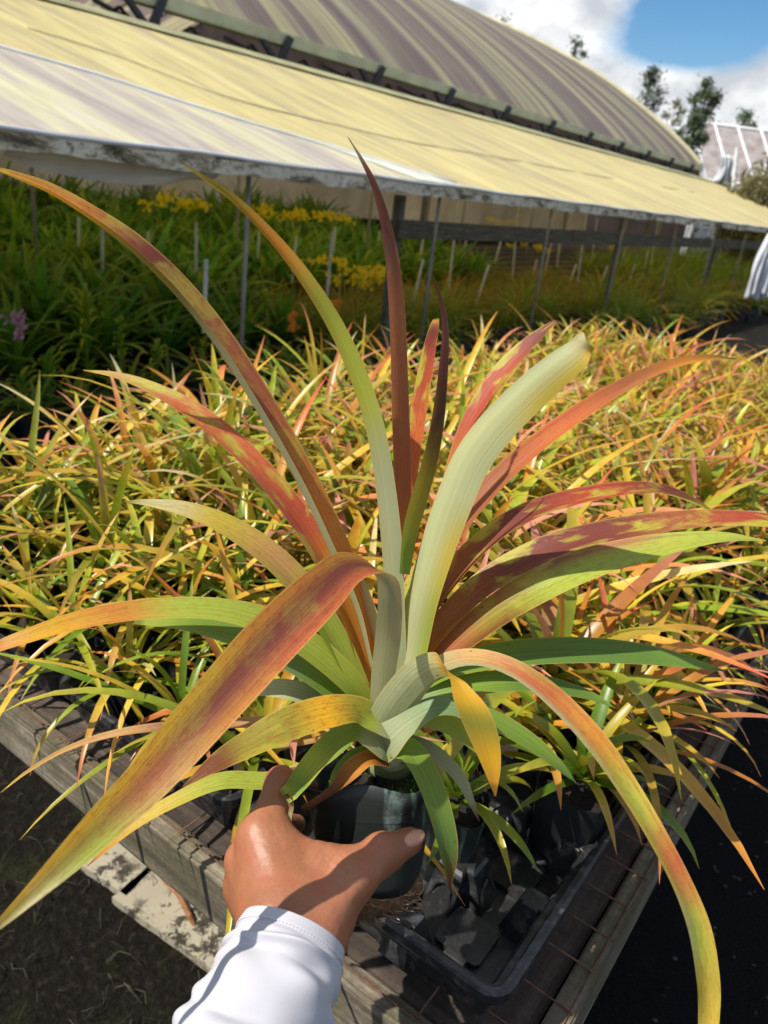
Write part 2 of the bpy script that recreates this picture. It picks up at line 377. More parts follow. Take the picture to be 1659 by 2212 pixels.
M_flash = mat('olive_flashing', m_plain(tuple(lin((150, 148, 110))), 0.8, 3, 0.3))

def m_skin(t, out):
    v = coords(t); n = nz(t, v, 900, 3, 0.6); n2 = nz(t, v, 22, 3); w = nz(t, coords(t, (1, 1, 1)), 520, 5, 0.65, 1.0)
    c = ramp(t, n2, [(0.3, lin((140, 90, 62))), (0.7, lin((164, 108, 78)))])
    c = mix(t, 1.0, c, ramp(t, n, [(0.3, (0.88, 0.86, 0.84)), (0.6, (1.04, 1.03, 1.02))]), 'MULTIPLY')
    rd = nz(t, v, 48, 3, .5); c = mix(t, ramp(t, rd, [(0.5, (0, 0, 0)), (0.7, (.45, .45, .45))]), c, lin((158, 82, 58)))
    dk = t.nodes.new('ShaderNodeTexVoronoi'); dk.inputs['Scale'].default_value = 420; t.links.new(v, dk.inputs['Vector'])
    c = mix(t, ramp(t, dk.outputs['Distance'], [(0.05, (0.35, 0.35, 0.35)), (0.22, (0, 0, 0))]), c, lin((105, 58, 36)))
    p = princ(t, out, c, 0.46, bump(t, mix(t, .35, w, dk.outputs['Distance']), 0.35, 0.0006), Specular_IOR_Level=0.45)
    p.inputs['Subsurface Weight'].default_value = 0.15; p.inputs['Subsurface Radius'].default_value = (0.01, 0.004, 0.002); p.inputs['Subsurface Scale'].default_value = 0.5
M_skin = mat('tanned_skin', m_skin)
M_nail = mat('fingernail', m_plain(lin((196, 140, 112)), 0.3, 60, 0.05))
def m_cloth(t, out):
    v = coords(t); n = nz(t, v, 1400, 2); n2 = nz(t, v, 45, 4)
    c = mix(t, ramp(t, n2, [(0.64, (0, 0, 0)), (0.76, (.30, .30, .30))]), (0.46, 0.45, 0.485), (0.50, 0.38, 0.30))
    princ(t, out, c, 0.8, bump(t, n, 0.3, 0.0004), Specular_IOR_Level=0.2)
M_cloth = mat('white_jersey', m_cloth)

# ------------------------------------------------------------------ setting: ground
def sheet(name, x0, y0, x1, y1, z, m, n=1):
    xs = np.linspace(x0, x1, n+1); ys = np.linspace(y0, y1, n+1)
    v = [(x, y, z) for y in ys for x in xs]; f = [(j*(n+1)+i, j*(n+1)+i+1, (j+1)*(n+1)+i+1, (j+1)*(n+1)+i) for j in range(n) for i in range(n)]
    return make(name, v, f, m)
struct(sheet('ground', -400, -400, 400, 400, 0, M_ground))
struct(sheet('path', -0.16, -3, 2.6, 30, 0.004, M_mat))

# ------------------------------------------------------------------ bench
BX0, BX1, BY0, BY1, BT = -1.24, -0.075, 0.412, 3.45, 0.76
bench = tag(empty('plant_bench', (-0.65, BY0, 0)), 'long weathered wooden nursery bench with wire mesh top, filled with yellow and orange bromeliads', 'bench')
def bp(mb, name, m, smooth=False): return mb.build(name, m, bench, smooth, loc=bench.location)
bp(MB().box((BX0, BY0, BT-0.068), (BX1, BY0+0.022, BT), 0.003), 'front_board', M_woodx)
bp(MB().box((BX1-0.022, BY0+0.023, BT-0.068), (BX1, BY1, BT+0.002), 0.002), 'side_board', M_woody)
bp(MB().box((BX0, BY0+0.023, BT-0.068), (BX0+0.03, BY1, BT), 0.002), 'side_board', M_woody)
bp(MB().box((BX0, BY1, BT-0.068), (BX1, BY1+0.038, BT), 0.002), 'back_board', M_woodx)
xs = BX1-0.026
k = 0
while xs-0.085 > BX0+0.03:
    wd = 0.082
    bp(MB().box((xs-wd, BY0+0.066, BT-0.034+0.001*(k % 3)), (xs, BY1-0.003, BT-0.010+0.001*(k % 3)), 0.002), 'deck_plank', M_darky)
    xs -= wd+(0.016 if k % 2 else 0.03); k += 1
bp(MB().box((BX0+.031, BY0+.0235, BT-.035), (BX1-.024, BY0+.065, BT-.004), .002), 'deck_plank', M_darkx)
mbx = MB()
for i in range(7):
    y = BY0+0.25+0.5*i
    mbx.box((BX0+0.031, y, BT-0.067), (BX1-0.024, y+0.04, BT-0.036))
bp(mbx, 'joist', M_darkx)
mw = MB()
y = BY0+0.012
while y < BY1:
    jj = [(BX0+0.01+(BX1-BX0-0.012)*q/14, y+random.uniform(-.0016, .0016), BT+0.0035+random.uniform(-.0012, .0012)) for q in range(15)]
    mw.tube(jj, 0.0009, 5); y += 0.0485
x = BX1-0.006
while x > BX0:
    mw.tube([(x+random.uniform(-.001, .001), BY0+0.01+(BY1-BY0-.02)*q/20, BT+0.0035) for q in range(21)], 0.0009, 5); x -= 0.102
bp(mw, 'wire_mesh', M_rust, True)
for lx in (BX0+0.06, BX1-0.16):
    for ly in (1.15, 2.3, BY1-0.1):
        bp(MB().box((lx, ly, 0.0), (lx+0.085, ly+0.085, BT-0.069), 0.004), 'leg', M_woodz)
bp(MB().bar((-0.30, BY0+0.10, BT-0.09), (-0.16, BY0+0.75, 0.10), 0.035, 0.08), 'brace', M_woodz)

# boards lying on the soil beneath the bench
def slab(c, w, l, a, label, cat='board'):
    c = np.array([c[0], c[1], 0.012]); ca, sa = math.cos(a), math.sin(a); pts = []
    n = 14
    for i in range(n*4):
        s, u = divmod(i, n); u = u/n
        p = [(-.5+u, -.5), (.5, -.5+u), (.5-u, .5), (-.5, .5-u)][s]
        jx = 1+0.05*noise.noise(Vector((p[0]*5+c[0], p[1]*5, c[1])))
        q = (p[0]*w*jx, p[1]*l*jx); pts.append((ca*q[0]-sa*q[1], sa*q[0]+ca*q[1]))
    mb = MB().loft([[(p[0], p[1], z) for p in pts] for z in (-0.010, 0.008)])
    o = mb.build('old_board', M_slab); o.location = c
    return tag(o, label, cat)
a_ = on_z(268, 1855, 0.0); b_ = on_z(410, 1980, 0.0); c_ = on_z(545, 2140, 0)
slab(a_, 0.17, 0.15, 0.12, 'cream board with black mould spots on the soil, the farther one near the bench leg')
slab((b_[0], b_[1]+.03), 0.30, 0.20, 0.1, 'large cream board with black mould spots lying on dark soil under the bench front')
slab((-1.30, 1.9), 0.35, 0.25, 0.5, 'cream board on the soil behind the bench')

# litter on soil: dry grass stems (uncountable)
v = []; f = []
for i in range(2600):
    x, y = random.uniform(-2.3, -0.2), random.uniform(-.1, 1.7)
    a = random.uniform(0, 6.28); l = random.uniform(.015, .07); h = random.uniform(.0, .03); b0 = len(v); w = .0006
    for q in range(4):
        s = q/3; a2 = a+s*random.uniform(-.6, .6)
        px, py, pz = x+math.cos(a2)*l*s, y+math.sin(a2)*l*s, .006+h*math.sin(s*3.14)
        v += [(px-w*math.sin(a), py+w*math.cos(a), pz), (px+w*math.sin(a), py-w*math.cos(a), pz+.001)]
    f += [(b0+2*q, b0+2*q+1, b0+2*q+3, b0+2*q+2) for q in range(3)]
def m_straw(t, out):
    c = ramp(t, nz(t, coords(t), 6, 3), [(0.4, (0.02, 0.03, 0.01)), (0.6, (0.065, 0.05, 0.03))]); princ(t, out, c, 0.9)
struct(make('dry_grass', v, f, mat('straw', m_straw)), 'stuff')
v = []; f = []
for i in range(1600):     # cinder and leaf crumbs on the path
    x, y, r = random.uniform(-0.1, 1.3), random.uniform(.1, 4.5), random.uniform(.0015, .006); b0 = len(v)
    for q in range(5): 
        an = q*1.256+random.random()*.6; v.append((x+r*math.cos(an), y+r*math.sin(an), .006+random.random()*.004))
    v.append((x, y, .008+r*.6)); f += [(b0+q, b0+(q+1) % 5, b0+5) for q in range(5)]
struct(make('gravel_crumbs', v, f, mat('crumbs', m_plain((0.05, 0.045, 0.04), 0.9, 9, 0.9))), 'stuff')
twig = MB().tube([on_z(330, 1880, .01), on_z(385, 1930, .03), on_z(410, 1980, .03), on_z(425, 2010, .012)], [.004, .006, .006, .003], 7).build('twig', M_dry)
tag(twig, 'curved dry brown leaf stalk lying on the soil beside the bench front', 'twig')

# ------------------------------------------------------------------ trays
def rrect(x0, y0, x1, y1, ins, r, z, n=5):
    x0 += ins; y0 += ins; x1 -= ins; y1 -= ins; r = max(r-ins, .004); o = []
    for cx, cy, a0 in ((x1-r, y1-r, 0), (x0+r, y1-r, 90), (x0+r, y0+r, 180), (x1-r, y0+r, 270)):
        for i in range(n+1):
            a = math.radians(a0+90*i/n); o.append((cx+r*math.cos(a), cy+r*math.sin(a), z))
    return o
def plus(cx, cy, s, z, k=0.45):
    a, b = s, s*k
    return [(cx+x, cy+y, z) for x, y in ((a, -b), (a, b), (b, b), (b, a), (-b, a), (-b, b), (-a, b), (-a, -b), (-b, -b), (-b, -a), (b, -a), (b, -b))]
TZ = 0.82
def tray(x0, y0, x1, y1, label, detail=False, group='black plastic plant trays on the bench'):
    c = ((x0+x1)/2, (y0+y1)/2, BT+.004)
    root = tag(empty('plant_tray', c), label, 'tray', group)
    prof = [(.022, TZ-.056), (.010, TZ-.014), (.002, TZ-.013), (0, TZ-.008), (.001, TZ-.001), (.004, TZ), (.009, TZ), (.011, TZ-.002), (.012, TZ-.007), (.017, TZ-.008), (.020, TZ-.012), (.028, TZ-.052)]
    MB().loft([rrect(x0, y0, x1, y1, i, .024, z) for i, z in prof]).build('tray_shell', M_tray, root, loc=c)
    if detail:
        px = (x1-x0-.056)/3; nyc = 5; py = (y1-y0-.056)/nyc
        for i in range(4):
            for j in range(nyc+1):
                bx, by = x0+.028+px*i, y0+.028+py*j
                if (i in (0, 3)) and (j in (0, nyc)): continue
                edge = i in (0, 3) or j in (0, nyc)
                hh = TZ-.010 if edge else TZ-.002
                if edge:
                    dx = .010 if i == 0 else (-.010 if i == 3 else 0); dy = .010 if j == 0 else (-.010 if j == nyc else 0)
                    m_ = MB().loft([plus(bx+dx*.4, by+dy*.4, .022, TZ-.0515, .7), plus(bx+dx*.2, by+dy*.2, .012, hh-.001, .72), plus(bx+dx*.2, by+dy*.2, .0105, hh, .72)])
                else:
                    m_ = MB().loft([plus(bx, by, .040, TZ-.0515, .42), plus(bx, by, .031, TZ-.034, .50), plus(bx, by, .0235, hh-.012, .60), plus(bx, by, .0205, hh-.009, .60)])
                    for dx, dy in ((1, 0), (-1, 0), (0, 1), (0, -1)):
                        rr = []
                        for kk in range(9):
                            a = math.pi*kk/8; u = math.cos(a)*.012; h = TZ-.050+math.sin(a)*.026
                            off = .0365-(h-(TZ-.05))*.22
                            rr.append((bx+dx*off+dy*u, by+dy*off+dx*u, h))
                        m_.tube(rr, .0016, 5)
                m_.build('cell_divider', M_tray, root, loc=c)
        for i in range(3):
            for j in range(nyc):
                bx, by = x0+.028+px*(i+.5), y0+.028+py*(j+.5)
                MB().loft([rrect(bx-.024, by-.024, bx+.024, by+.024, 0, .006, z) for z in (TZ-.0515, TZ-.046)]).build('cell_floor', M_tray, root, loc=c)
    return root
TRX = [(-0.424, -0.118), (-0.742, -0.436), (-1.06, -0.754)]
TRY = [0.440+0.552*i for i in range(5)]
side_words = ['right-hand', 'middle', 'left-hand']; row_words = ['front', 'second', 'third', 'fourth', 'fifth']
for i, (a, b) in enumerate(TRX):
    for j, y0 in enumerate(TRY):
        lab = 'black tray with empty cells at the bench corner, under the hand-held bromeliad' if (i, j) == (0, 0) else \
              f'black plant tray in the {row_words[j]} row of the bench, {side_words[i]} one of three'
        tray(a, y0-0, b, y0+0.545-0, lab, (i, j) == (0, 0))

# ------------------------------------------------------------------ small bromeliads
Ygn, Yel, Ora, Red, Pnk, Gre, Dgr, Pal, Mau = [np.array(lin(c)) for c in ((158, 170, 46), (214, 184, 62), (212, 142, 56), (204, 92, 70), (214, 142, 120), (108, 140, 40), (66, 106, 34), (208, 200, 160), (142, 100, 96))]
def rosette(r, nleaf, ln, wd, palette, up=(80, 8), droop=1.0, segs=9, spread=0.012, channel=.35):
    """one bromeliad's leaves as a mesh: returns verts, faces, colours"""
    V = []; Fc = []; C = []
    for i in range(nleaf):
        s = i/(nleaf-1) if nleaf > 1 else .5                   # 0 inner .. 1 outer
        az = i*2.39996+r.uniform(-.3, .3); el = math.radians(up[0]+(up[1]-up[0])*s**.8+r.uniform(-9, 9))
        l = ln*(0.72+0.4*math.sin(s*2.6))*r.uniform(.75, 1.2); w = wd*r.uniform(.8, 1.2)
        p = np.array([math.cos(az)*spread*s, math.sin(az)*spread*s, .01*(1-s)])
        pal = palette[r.integers(len(palette))]
        jit = r.uniform(.82, 1.15)
        twist = r.uniform(-.3, .3); curl = droop*r.uniform(.35, 1.35); azd = r.uniform(-.22, .22)
        base = len(V)
        for q in range(segs+1):
            t_ = q/segs
            e = el-curl*(t_**1.5)*1.25; a = az+azd*t_*t_
            d = np.array([math.cos(a)*math.cos(e), math.sin(a)*math.cos(e), math.sin(e)])
            if q: p = p+d*l/segs
            sd = np.array([-math.sin(a), math.cos(a), 0]); nn = np.cross(sd, d)*-1
            if nn[2] < 0 and e < 1.5: nn = -nn
            tw = twist*t_; sd2 = sd*math.cos(tw)+nn*math.sin(tw); nn2 = -sd*math.sin(tw)+nn*math.cos(tw)
            ww = w*1.12*(.82+.5*t_)*(1-t_**2.3)**.95 if t_ < 1 else 0.0004
            ww = max(ww, .0004)
            for u in (-1, 0, 1):
                V.append(p+sd2*ww*.5*u+nn2*channel*ww*.5*abs(u))
                x = t_*(len(pal)-1); k0 = min(int(x), len(pal)-2); cc_ = pal[k0]*(1-(x-k0))+pal[k0+1]*(x-k0)
                C.append(cc_*jit*(1.0 if u else .93))
        for q in range(segs):
            for u in (0, 1):
                b = base+q*3+u; Fc.append((b, b+1, b+4, b+3))
    return V, Fc, C
pal_mix = [(Gre, Ygn, Yel), (Ygn, Yel, Ora), (Ygn, Ygn, Yel), (Gre, Ygn, Ygn), (Gre, Ygn, Ora), (Ygn, Ora, Pnk), (Ygn, Yel, Yel), (Ygn, Yel, Ora*.8), (Gre, Yel, Red), (Ygn, Yel, Pnk), (Gre, Gre, Ygn), (Gre, Yel, Pal)]
pal_warm = [(Ygn, Yel, Ora), (Yel, Ora, Red), (Yel, Ora, Pnk), (Ygn, Pnk, Pnk), (Ygn, Yel, Ora), (Gre, Ygn, Yel), (Yel, Ora, Ora), (Ygn, Yel, Pal), (Gre, Ygn, Yel), (Ygn, Ora, Red)]
pal_green = [(Gre, Gre, Ygn), (Gre, Ygn, Yel), (Gre, Ygn, Ygn), (Ygn, Ygn, Ora)]
def pot_mesh(name, h, rt, rb_, m, round_=False):
    def sq(r, z, e=4.5 if not round_ else 2):
        o = []
        for k in range(24):
            a = 2*math.pi*k/24; c_, s_ = math.cos(a), math.sin(a)
            d = (abs(c_)**e+abs(s_)**e)**(-1/e); o.append((r*d*c_, r*d*s_, z))
        return o
    mb = MB().loft([sq(rb_, 0), sq(rt, h), sq(rt*1.0, h+.001), sq(rt*.95, h), sq(rt*.93, h-.015)], True, False)
    o = make(name, mb.v, mb.f, m); 
    soil = MB().loft([sq(rt*.93, h-.016), sq(rt*.5, h-.009), sq(rt*.1, h-.007)], False, True)
    s = make('soil', soil.v, soil.f, M_soil, o)
    return o, s
def plant_proto(name, V, Fc, C, lift, m, pot=True, potm=None, h=.085, rt=.044, rb_=.033, label='', cat='plant', group=None):
    root = tag(empty(name), label, cat, group)
    fo = make('foliage', [np.asarray(v)+np.array([0, 0, lift]) for v in V], Fc, m, root, True, {'Col': C})
    if pot:
        po, s = pot_mesh('pot', h, rt, rb_, potm or M_potblk); po.parent = root
    return root
def dup(root, loc, rz=0, sc=1.0, label=None, tilt=(0, 0), name=None):
    def cp(o, par):
        c = o.copy(); COL.objects.link(c)
        if par: c.parent = par
        for ch in o.children: cp(ch, c)
        return c
    r = cp(root, None); r.location = tuple(map(float, loc)); r.rotation_euler = (tilt[0], tilt[1], rz); r.scale = (sc,)*3
    if label: r['label'] = label
    return r
protos = []
NV = 12
for i in range(NV):
    r = np.random.default_rng(100+i)
    pal = pal_warm if i % 3 == 2 else (pal_mix if i % 3 else pal_mix)
    V, Fc, C = rosette(r, 17, r.uniform(.20, .30), r.uniform(.0105, .0162), pal, (86, 14), 0.95)
    protos.append((V, Fc, C))
plist = []
for i, (V, Fc, C) in enumerate(protos):
    plist.append(plant_proto('potted_bromeliad', V, Fc, C, .088, M_leaf, True,
        label='small yellow, green and orange bromeliad packed among its neighbours on the bench', cat='potted plant', group='bromeliads packed on the wooden bench'))
used = [False]*NV
cells = []
rowy = BY0+.10
sp = .102
xsn = [BX1-.085-sp*i for i in range(11)]
for j in range(29):
    yy = BY0+.085+sp*j
    for i, xx in enumerate(xsn):
        if xx > -.43 and yy < .80: continue            # empty cells of the corner tray
        cells.append((i, j, xx, yy))
random.shuffle(cells)
random.seed(11)
for n_, (i, j, xx, yy) in enumerate(cells[:300]):
    warmside = (xx > -.75 and yy > .8) or yy > 1.6
    cand = [k for k in range(NV) if (k % 3 == 2)] if (warmside and random.random() < .62) else [k for k in range(NV) if k % 3 != 2]
    pn_ = noise.noise(Vector((xx*5.5, yy*4.0, 3.0)))
    if pn_ > .12: cand = [k for k in range(NV) if k in (2, 5, 8, 9)]
    elif pn_ < -.22: cand = [k for k in range(NV) if k in (0, 3, 6, 10)]
    k = random.choice(cand)
    loc = (xx+random.uniform(-.008, .008), yy+random.uniform(-.008, .008), BT+.009)
    tz = random.uniform(0, 6.28); sc = random.uniform(.80, 1.2)
    if j == 0: sc *= .66
    elif yy < .8: sc *= .85
    if i == 0: sc *= .68
    if yy > 1.8: sc *= .82
    if not used[k]: o = plist[k]; o.location = loc; o.rotation_euler = (0, 0, tz); o.scale = (sc,)*3; used[k] = True
    else: o = dup(plist[k], loc, tz, sc, tilt=(random.uniform(-.12, .12), random.uniform(-.12, .12)))

# taller red-brown shoots rising out of the bench crop
def shoot(pts, w, c0, c1, name, label):
    pass

# two small plants kept beside the empty cells of the corner tray
for (px, py, seed, s_, pal, lab, rt, tz_) in (
    (985, 1745, 5, .80, [(Gre, Gre*1.1, Ygn), (Gre, Ygn, Gre), (Gre, Ygn, Yel)], 'small bright green bromeliad in a dark green pot, right behind the held pot', .040, .3),
    (1245, 1700, 9, .90, [(Gre, Ygn, Yel), (Ygn, Yel, Ora), (Gre, Gre, Ygn), (Ygn, Yel, Yel)], 'green and golden bromeliad in a black pot at the right rim of the corner tray', .044, .1),
    (1130, 1610, 14, .95, [(Ygn, Yel, Ora), (Gre, Ygn, Ygn), (Yel, Ora, Red)], 'golden leaved bromeliad behind the two small plants of the corner tray', .044, .1),
    (1320, 1570, 17, .95, [(Ygn, Yel, Ora), (Yel, Ora, Red), (Yel, Yel, Ora)], 'orange and gold bromeliad leaning over the right edge of the bench', .044, .1)):
    V, Fc, C = rosette(np.random.default_rng(seed), 18, .135, .0150, pal, (80, 12), 0.75)
    g = on_z(px, py, TZ+.03)
    o = plant_proto('potted_bromeliad', V, Fc, C, .090, M_leaf, True, M_bag if seed == 5 else M_potblk, .088, rt, rt*.78, lab, 'potted plant')
    o.location = (g[0], g[1], BT+.010); o.rotation_euler = (0, 0, tz_); o.scale = (s_, s_, 1.0)
# bare pot standing at the left front edge in view
# ------------------------------------------------------------------ the held bromeliad
def cr_spline(a, m):
    a = np.asarray(a, float); n = len(a); out = []
    ext = np.vstack([2*a[0]-a[1], a, 2*a[-1]-a[-2]])
    for s in np.linspace(0, n-1, m):
        i = min(int(s), n-2); t_ = s-i; p0, p1, p2, p3 = ext[i], ext[i+1], ext[i+2], ext[i+3]
        out.append(.5*((2*p1)+(-p0+p2)*t_+(2*p0-5*p1+4*p2-p3)*t_*t_+(-p0+3*p1-3*p2+p3)*t_**3))
    return np.array(out)
BASE = P(838, 1600, .585)
broma = tag(empty('held_bromeliad', BASE), 'large bromeliad with long red, orange and grey-green leaves, its pot held in the hand', 'potted plant')
PC = dict(or_=lin((210, 138, 54)), rust=lin((172, 104, 66)), red=lin((188, 86, 60)), cor=lin((208, 112, 66)), yel=lin((214, 186, 72)), gold=lin((222, 168, 40)),
          gre=lin((128, 158, 62)), dgr=lin((100, 134, 58)), ygr=lin((172, 186, 72)), pal=lin((196, 200, 150)), gry=lin((172, 178, 138)), mar=lin((128, 68, 58)),
          pnk=lin((208, 160, 98)), cre=lin((224, 212, 160)), brn=lin((120, 70, 36)), olv=lin((150, 140, 48)), dbr=lin((84, 56, 28)), teal=lin((124, 154, 104)))
def colramp(keys, t_):
    k = [np.array(PC[q]) for q in keys]; x = t_*(len(k)-1); i = min(int(x), len(k)-2); u = x-i
    u = u*u*(3-2*u); return k[i]*(1-u)+k[i+1]*u
def col2(keys, u, t_):
    if isinstance(keys[0], list):
        a = u+1; i = 0 if a < 1 else 1; f_ = min(1, max(0, a-i)); f_ = f_*f_*(3-2*f_)
        return colramp(keys[i], t_)*(1-f_)+colramp(keys[i+1], t_)*f_
    return colramp(keys, t_)*(1 if t_ < .965 else .55)
def leaf(ctrl, W, top, bot, side='B', tilt=1, ch=.22, pat=0.6, mot=0.4, label=None, name='leaf', edges=None, material=None, m=54, cosphi=None, wave=.0, ws=.86):
    """ctrl: (px, py, depth, apparent px width[, S angle deg]); W true max width (m)"""
    c = [list(q[:4]) for q in ctrl]; has = any(len(q) > 4 for q in ctrl)
    A = cr_spline(c, m); ctr = np.array([P(q[0], q[1], q[2]) for q in A])
    T = np.gradient(ctr, axis=0); T /= np.linalg.norm(T, axis=1)[:, None]+1e-12
    if has:
        ang = [math.radians(q[4]) for q in ctrl]; ang = np.interp(np.linspace(0, len(ctrl)-1, m), range(len(ctrl)), np.unwrap(ang))
    nu = 9; V = []; CT = []; CB = []; UV = []; PT = []
    Sprev = None; ln = 0; NL = []
    if cosphi is None and not has:      # the upper face of a leaf looks up
        i = m//2; vw = ctr[i]-CAMP; vw /= np.linalg.norm(vw); s_ = np.cross(T[i], vw); s_ /= np.linalg.norm(s_)
        if i and True:
            # keep the sign the running side vector will have
            sp_ = None
            for q in range(i+1):
                v0 = ctr[q]-CAMP; x_ = np.cross(T[q], v0); 
                if sp_ is not None and np.dot(x_, sp_) < 0: x_ = -x_
                sp_ = x_
            if np.dot(sp_, s_) < 0: s_ = -s_
        best = None; sunm = tilt == 'sun'
        for tl in (1, -1):
            nn_ = np.cross(T[i], s_*.75+vw*.66*tl)
            if (side == 'B' and np.dot(nn_, vw) < 0) or (side == 'T' and np.dot(nn_, vw) > 0): nn_ = -nn_
            sc_ = nn_[2]/np.linalg.norm(nn_)
            if sunm: sc_ = float(np.dot(nn_*(-1 if side == 'B' else 1), np.array(SUN[:])))
            if best is None or sc_ > best[0]: best = (sc_, tl)
        tilt = best[1]
    for i in range(m):
        q = A[i]; d = q[2]; w = max(q[3]*ws, 1.0)*d/F
        view = ctr[i]-CAMP; view /= np.linalg.norm(view)
        if has: s0 = cam2w([math.cos(ang[i]), -math.sin(ang[i]), 0])
        else:
            s0 = np.cross(T[i], view); s0 /= np.linalg.norm(s0)+1e-9
            if Sprev is not None and np.dot(s0, Sprev) < 0: s0 = -s0
        Sprev = s0
        t_ = i/(m-1)
        Wt = min(max(W*min(1.0, (1-t_)*4+.12), w*1.02), w*1.45) if not has else w
        cph = cosphi if cosphi is not None else min(1.0, w/Wt)
        if has: cph = 1
        if cosphi is not None: Wt = w/(cph+abs(math.sqrt(1-cph*cph))*0.0+.25)
        sph = tilt*math.sqrt(max(0, 1-cph*cph))
        S = s0*cph+view*sph
        Nn = np.cross(T[i], S); Nn /= np.linalg.norm(Nn)+1e-9          # adaxial
        if side == 'B' and not has and np.dot(Nn, view) < 0: Nn = -Nn    # underside looks at the camera
        if side == 'T' and not has and np.dot(Nn, view) > 0: Nn = -Nn
        if has: Nn = np.cross(T[i], S); Nn /= np.linalg.norm(Nn)+1e-9
        NL.append(Nn)
        if i: ln += np.linalg.norm(ctr[i]-ctr[i-1])
        for k in range(nu):
            u = -1+2*k/(nu-1)
            wob = wave*Wt*math.sin(ln*60+u*2)
            V.append(ctr[i]+S*u*Wt/2+Nn*(ch*Wt/2*abs(u)**1.4+wob))
            CT.append(col2(top, u, t_)); CB.append(col2(bot, u, t_)); UV.append(((u+1)/2, ln)); 
            PT.append((pat*min(1, t_*3), mot*min(1, t_*2.5), 0))
    Fc = []
    # orientation test on one middle quad so that its front is the adaxial side
    i = m//2; b = i*nu+nu//2; a0, a1, a2 = V[b], V[b+1], V[b+nu]
    nrm = np.cross(a1-a0, a2-a0); flip = (np.dot(nrm, NL[i]) < 0) if not has else np.dot(nrm, Nn_mid(ctr, T, A, i, side, has, ang if has else None, tilt)) < 0
    for i in range(m-1):
        for k in range(nu-1):
            a0 = i*nu+k; q = (a0, a0+1, a0+nu+1, a0+nu); Fc.append(q[::-1] if flip else q)
    o = make(name, shift(V, BASE), Fc, material or M_big, broma, True, {'top': CT, 'bot': CB, 'pat': PT}, UV)
    if label: o['label'] = label
    return o
def Nn_mid(ctr, T, A, i, side, has, ang, tilt):
    view = ctr[i]-CAMP
    return -view if side == 'T' else view

# tall upright and left-reaching leaves
leaf([(800,1440,.60,34),(765,1310,.595,52),(700,1165,.585,62),(640,1040,.575,62),(555,890,.565,62),(470,755,.555,60),(380,640,.545,58),(285,545,.535,52),(200,478,.53,40),(110,420,.525,30),(40,388,.52,20),(-25,362,.515,8)],
     .034, ['or_','or_','rust','mar','or_','gold'], ['gry','gry','gry','olv','gold','gold'], 'T', -1, .9, .5, .5, cosphi=.45)
leaf([(858,1490,.595,40),(848,1330,.585,46),(840,1200,.575,52),(826,1060,.565,50),(804,930,.555,48),(770,820,.548,46),(722,712,.54,42),(660,610,.53,36),(590,520,.525,28),(510,437,.52,20),(440,385,.515,10),(385,347,.51,2)],
     .028, ['ygr','or_','gold'], ['gry','gry','gry','ygr','ygr','or_','olv','yel'], 'B', 'sun', .35, .2, .2)
leaf([(872,1230,.59,28),(868,1120,.585,38),(864,1010,.575,44),(860,900,.565,44),(857,790,.555,42),(853,680,.545,40),(844,570,.535,34),(829,480,.53,26),(806,400,.52,17),(780,345,.515,9),(752,297,.51,2)],
     .026, ['or_','rust','rust','rust','mar','mar','pal'], ['rust','rust','mar'], 'T', 1, .3, .1, .25)
leaf([(878,1150,.605,24),(888,1050,.60,34),(900,950,.595,40),(913,860,.59,40),(928,770,.585,34),(940,710,.58,24),(944,688,.58,12)],
     .025, ['cor','cor','cor','red','mar','or_'], ['pnk','pnk'], 'T', -1, .25, .9, .4)
leaf([(872,1240,.575,26),(884,1150,.57,38),(905,1070,.565,42),(928,990,.56,38),(945,900,.555,32),(956,800,.55,24),(961,715,.545,17),(952,650,.54,10),(934,593,.535,2)],
     .024, ['gre','olv','dbr','mar','dbr'], ['gre','olv','dbr','mar','mar'], 'T', 1, .15, .1, .2)
leaf([(960,1080,.63,26),(1000,950,.63,34),(1045,862,.63,40),(1095,795,.63,42),(1145,745,.63,34),(1192,702,.63,14),(1205,698,.63,3)],
     .028, ['or_','red','red','mar','brn'], ['pal','pnk'], 'T', -1, .3, .9, .4)
leaf([(862,1540,.585,60),(880,1420,.585,78),(902,1290,.57,92),(935,1170,.555,104),(968,1075,.54,110),(1005,990,.525,112),(1060,915,.505,112),(1130,845,.48,108),(1195,790,.455,100),(1240,757,.44,84),(1268,737,.43,56)],
     .043, ['ygr','ygr','yel','gold'], [['ygr','ygr','yel','pal','pal','yel','yel','gold'],['pal','pal','pal','pal','pal','pal','cre'],['pal','gry','pal','pal','gry','gry','cre']], 'B', 'sun', .35, .3, .1, ws=.74)  # yellow on the lower right side paints in light glowing through the leaf
leaf([(895,1440,.60,28),(925,1290,.605,44),(985,1160,.61,52),(1065,1060,.62,52),(1160,970,.63,48),(1270,888,.64,42),(1370,828,.65,34),(1455,790,.66,24),(1530,775,.67,14),(1592,776,.68,2)],
     .030, ['rust','rust','rust','cor','rust','or_','olv'], ['pal','pnk'], 'T', -1, .5, .1, .2)
leaf([(880,1450,.60,30),(925,1330,.605,48),(995,1230,.61,54),(1070,1158,.615,52),(1150,1110,.62,48),(1250,1078,.625,42),(1350,1060,.63,34),(1430,1060,.635,24),(1500,1085,.64,14),(1548,1112,.645,2)],
     .032, ['or_','rust','mar','red','mar','olv'], ['pal','pal'], 'T', -1, .4, .8, .5)
leaf([(880,1470,.59,36),(945,1370,.59,54),(1045,1270,.59,64),(1170,1198,.59,66),(1300,1158,.59,60),(1420,1135,.59,52),(1540,1124,.59,42),(1660,1128,.59,34),(1720,1145,.59,20)],
     .036, ['or_','rust','mar','mar','rust','red','mar'], ['pal','pal'], 'T', -1, .3, .9, .5)
